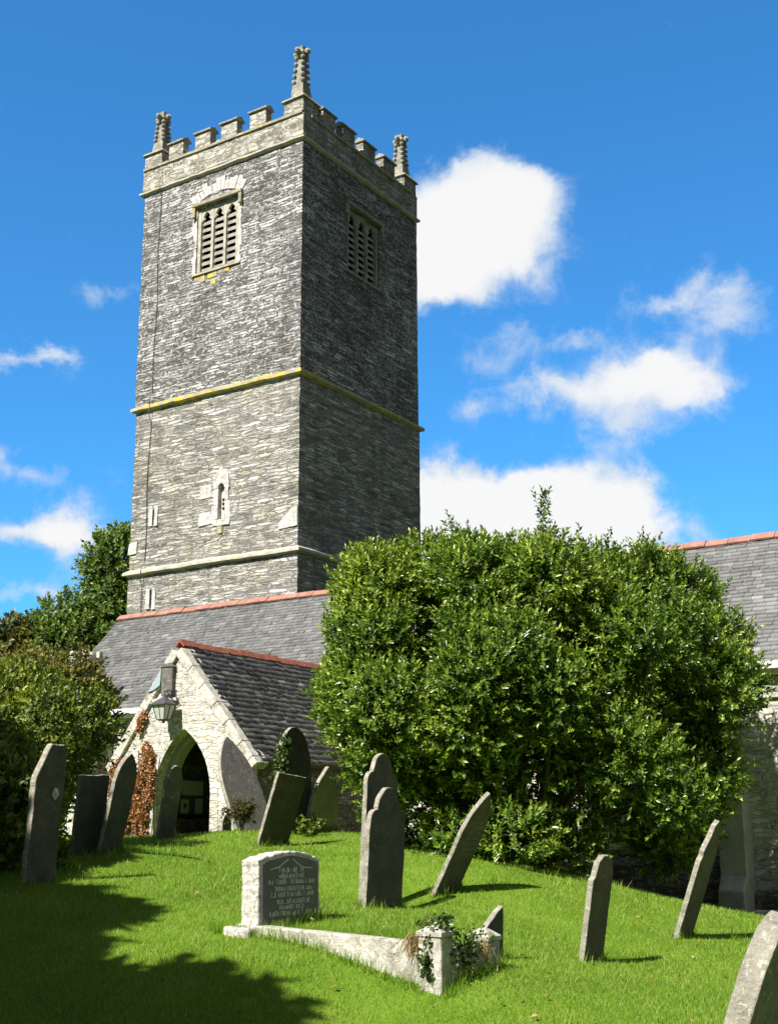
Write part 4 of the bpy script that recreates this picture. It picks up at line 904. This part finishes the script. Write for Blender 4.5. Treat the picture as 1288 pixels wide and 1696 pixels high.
# trees south of the graves: they stand left of and behind the viewer and shade the near lawn
def big_tree(x, y, zc, rx, ry, rz, label, n=5200):
    return plant('broad_tree', label, 'tree', Vector((x, y, gz(x, y) - .1)), [((x, y, zc), (rx, ry, rz)), ((x - .6, y - .5, zc - rz * .5), (rx * .9, ry * .9, rz * .8))], MT['tree'], (.6, 1.0), 46, n, 8, (.3, .5), .30, .19, core=.35, up=.2, trunk_r=.2, n_br=10, stem='trunk', group='trees south of the graves', inner=1500)
big_tree(-13.9, 3.5, 4.2, 2.5, 2.2, 2.7, 'broad tree south of the left hedge')
big_tree(-11.2, .9, 3.7, 2.3, 2.2, 2.6, 'broad tree south of the shaded lawn')
big_tree(-8.15, -.45, 3.8, 2.0, 2.0, 2.3, 'broad tree nearest the viewer south of the graves')

def scatter(name, label, cat, P, A, per, slen, L, W, mat, foot, parent=None, extra_mesh=None, spread=1.0):
    root = empty(name, foot, label, cat)
    v, f, t = sprig_leaves(P, A, per, slen, L, W, spread); np_mesh('foliage', v, f, mat, root, tint=t)
    return root
# brown creeper on the porch gable
n = 7500; px_ = RNG.uniform(-17.58, -16.42, n); pz_ = RNG.uniform(-.1, 2.3, n)
lim = PZ - kl * np.abs(px_ - PX) - .20
dn = np.array([mnoise.noise(Vector((a * 6.5, b * 1.1, 3))) + .5 * mnoise.noise(Vector((a * 14, b * 5, 9))) for a, b in zip(px_, pz_)])
edge_band = (lim - pz_ < .20) & (pz_ > .9) & (px_ < -16.75)
dens_ = np.where(pz_ < 1.15, .26, .0 - .4 * (pz_ - 1.15)) - np.where(px_ > -16.62, .2 + .5 * np.clip(pz_ - .6, 0, 1), 0) - np.where(pz_ < .15, .3, 0)
ok = (pz_ < lim) & ((dn + dens_ > .13) | (edge_band & (dn > .08)))
P = np.stack([px_, np.full(n, PY - .03), pz_], 1)[ok]; P[:, 1] -= RNG.random(len(P)) * .05
A = unit(np.array([0, -.6, -.5]) + RNG.normal(size=P.shape) * .4)
cr = scatter('wall_creeper', 'reddish-brown autumn creeper climbing the left side of the porch front', 'creeper', P, A, 3, .06, .05, .04, MT['creeper'], (-17.0, PY - .03, -.15))
m = MB()
for k in range(15):
    x = -17.25 + k * .055 + random.uniform(-.02, .02); pts = [(x + math.sin(z * 4 + k) * .03 + .05 * z * (k % 3 - 1), PY - .02, z) for z in np.arange(-.2, random.uniform(.6, 1.7), .15)]; m.tube(pts, .007, 5)
m.build('stems', MT['bark'], cr)
# ivy on the ivied headstone and on the kerb posts
b7 = Vector(STONES[6][0]); n = 130
zz = RNG.uniform(.75, 1.45, n); P = np.stack([b7.x + RNG.uniform(-.06, .09, n), b7.y - .42 + np.clip(zz - 1.1, 0, 1) * .35 + RNG.uniform(-.05, .10, n), b7.z + zz], 1)
iv7 = scatter('ivy', 'ivy creeping up the left edge of the tall dark round-topped headstone', 'ivy', P, unit(RNG.normal(size=P.shape) + [.4, -.7, .1]), 5, .08, .05, .045, MT['ivy'], (b7.x, b7.y - .42, b7.z + .6))
n = 44; P = np.stack([b7.x + RNG.uniform(.06, .35, n), b7.y + RNG.uniform(-.25, .4, n), b7.z + RNG.uniform(0, .18, n)], 1)
scatter('bramble', 'low dark bramble at the foot of the tall dark round-topped headstone', 'plant', P, unit(RNG.normal(size=P.shape) + [0, 0, .5]), 6, .14, .06, .04, MT['hedge'], (b7.x + .2, b7.y, b7.z))
P = []
for k in range(95):
    r = random.random()
    if r < .42: P.append((-5.42 + random.uniform(-.12, .13), 9.02 + random.uniform(-.10, .14), -.73 + random.uniform(-.06, .05)))
    elif r < .75: y = 9.05 + random.random() * .35; P.append((-5.30 + random.uniform(0, .04), y, -.82 - random.random() * .28))
    else: P.append((-5.42 - random.random() * .05, 8.90, -.85 - random.random() * .33))
P = np.array(P)
scatter('ivy', 'ivy trailing over the near corner post of the grave kerb', 'ivy', P, unit(RNG.normal(size=P.shape) + [.5, -.5, .2]), 5, .06, .036, .032, MT['ivy'], (-5.42, 9.02, -.8))
P = np.stack([-5.40 + RNG.uniform(-.1, .12, 34), 9.35 + RNG.random(34) * .36, -.90 + RNG.uniform(-.06, .06, 34)], 1)
scatter('ivy', 'sparse ivy over the low foot rail beside the far corner post', 'ivy', P, unit(RNG.normal(size=P.shape) + [.5, -.2, .4]), 5, .07, .036, .03, MT['ivy'], (-5.40, 9.5, -.9))
def fronds(name, label, c, n, L, W, mat, droop, spreadv, cat='plant'):
    c = np.array(c); A = unit(RNG.normal(size=(n, 3)) * spreadv + droop); b = c + RNG.normal(size=(n, 3)) * [.03, .03, .02]
    v, f = leaf_geo(b, A, unit(RNG.normal(size=(n, 3))), RNG.uniform(.5, 1, n) * L, W, .1)
    return tag(np_mesh(name, v, f, mat, None, tuple(c), np.repeat(RNG.random(n), 2)), label, cat)
fronds('dead_grass_tuft', 'dry brown grass hanging on the kerb beside the near corner post', (-5.56, 8.95, -.80), 110, .24, .008, MT['dryfrond'], (-.1, -.25, -.9), (.22, .14, .3))
fronds('dead_grass_tuft', 'dry straw strands hanging from the foot rail by the far corner post', (-5.33, 9.62, -.88), 40, .26, .006, MT['dryfrond'], (.25, -.2, -.8), (.25, .3, .3))
fx, fy = -13.15, 15.95; n = 150
P = np.array((fx, fy, gz(fx, fy) + .30)) + RNG.normal(size=(n, 3)) * [.09, .13, .06]
scatter('fern_clump', 'rounded brown-green bushy plant in front of the big leaning grey slab', 'plant', P, unit(RNG.normal(size=P.shape) + [0, 0, .6]), 8, .10, .06, .028, MT['fern'], (fx, fy, gz(fx, fy)))
m = MB(); r0 = Vector((fx, fy, gz(fx, fy) - .05))
for k in range(6): m.tube([r0, r0 + Vector((random.uniform(-.06, .06), random.uniform(-.08, .08), .25)), r0 + Vector((random.uniform(-.12, .12), random.uniform(-.15, .15), .48))], [.012, .009, .005], 5)
st = m.build('stems', MT['bark'], bpy.data.objects['fern_clump'])

# ------------------------------------------------------------------ grass
def blades(t, s, hmin, hmax, wid, xy=None):
    if xy is None: x = FH.x * t + RH.x * s; y = FH.y * t + RH.y * s
    else: x, y = xy; t = np.hypot(x, y)
    z = ground_z(x, y); n = len(x); h = RNG.uniform(hmin, hmax, n); ph = RNG.random(n) * 6.283
    w = wid * np.maximum(1, t / 10)
    dx, dy = np.cos(ph), np.sin(ph); lean = RNG.uniform(.1, .9, n) * h; lp = RNG.random(n) * 6.283
    b = np.stack([x, y, z - .01], 1); sd = np.stack([dx, dy, 0 * dx], 1) * w[:, None] * .5
    tip = b + np.stack([np.cos(lp) * lean, np.sin(lp) * lean, h], 1)
    return np.stack([b - sd, b + sd, tip], 1).reshape(-1, 3), np.arange(3 * n).reshape(-1, 3)
n = 330000
u = RNG.random(n); t = 8.6 / (1 - u * (1 - 8.6 / 24.0)); s = RNG.uniform(-.40, .40, n) * t
pn_ = np.array([mnoise.noise(Vector((a * .9, b * .9, 0))) for a, b in zip(t[:n:20], s[:n:20])]).repeat(20)[:n]
x = FH.x * t + RH.x * s; y = FH.y * t + RH.y * s
ok = (y < 21.3) & ~((np.abs(x - PX) < 1.75) & (y > 17.4)); t, s = t[ok], s[ok]
v1, f1 = blades(t, s, .022, .058, .0055)
tufts = []
for (bp, le, hh, w_, th, *_r) in STONES:
    k = int(260 * w_); a = RNG.random(k) * 6.283
    tufts.append(np.stack([bp[0] + np.cos(a) * (th / 2 + .04 + RNG.random(k) * .05), bp[1] + np.sin(a) * (w_ / 2 + .03 + RNG.random(k) * .05)], 1))
for (x0, y0, x1, y1, k) in ((-7.7, 8.93, -5.5, 8.9, 700), (-5.27, 8.9, -5.27, 9.85, 330), (-7.2, 9.0, -7.18, 9.95, 420), (-7.2, 9.15, -5.5, 9.16, 300)):
    q = RNG.random((k, 1)); tufts.append(np.array([[x0, y0]]) * (1 - q) + np.array([[x1, y1]]) * q + RNG.normal(size=(k, 2)) * .025)
q = RNG.random((500, 2)); cl = np.stack([-11 + q[:, 0] * 7, 7.5 + q[:, 1] * 9], 1); cl = cl[:60].repeat(22, 0) + RNG.normal(size=(1320, 2)) * .06; tufts.append(cl)
tx_ = np.concatenate(tufts); v2, f2 = blades(None, None, .07, .16, .007, (tx_[:, 0], tx_[:, 1]))
# turf inside the kerb lies level with the kerb's top
kt = RNG.random((9000, 2)); kx_ = -7.18 + kt[:, 0] * 1.68; ky_ = 9.12 + kt[:, 1] * .84
kz = -.90 - (kx_ + 7.2) * .035
v3, f3 = blades(None, None, .04, .09, .007, (kx_, ky_)); v3 = v3.reshape(-1, 3, 3); v3[:, :, 2] += (kz - ground_z(kx_, ky_) + .01)[:, None]; v3 = v3.reshape(-1, 3)
m = MB(); m.add([(-7.2, 9.12, -.90), (-5.48, 9.12, -.96), (-5.48, 9.95, -.99), (-7.2, 9.95, -.92)], [(0, 1, 2, 3)]); kg = m.build('grave_turf', MT['lawn']); kg['kind'] = 'structure'
V = np.concatenate([v1, v2, v3]); Fa = np.concatenate([f1, f2 + len(v1), f3 + len(v1) + len(v2)])
big_n = np.array([mnoise.noise(Vector((p[0] * .8, p[1] * .8, 0))) + .6 * mnoise.noise(Vector((p[0] * 2.7, p[1] * 2.7, 5))) for p in V[::30]]).repeat(10)[:len(Fa)]
tint = np.clip(.50 + big_n * .55 + RNG.normal(size=len(Fa)) * .17, 0, .86)
tint[RNG.random(len(Fa)) < .035] = 1.0
k = 90; lx_ = -9.5 + RNG.random(k) * 7; ly_ = 8.5 + RNG.random(k) * 8; P = np.stack([lx_, ly_, ground_z(lx_, ly_) + .045], 1)
lv, lf = leaf_geo(P, unit(RNG.normal(size=(k, 3)) * [1, 1, .25]), unit(RNG.normal(size=(k, 3)) * .3 + [0, 0, 1]), RNG.uniform(.04, .07, k), .035)
fl = np_mesh('fallen_leaves', lv, lf, MT['dryfrond'], tint=np.repeat(RNG.random(k), 2)); fl['kind'] = 'stuff'; fl['label'] = 'few dry fallen leaves lying in the grass'
gr = np_mesh('grass', V, Fa, MT['grass'], tint=tint); gr['kind'] = 'stuff'; gr['label'] = 'bright green churchyard grass'
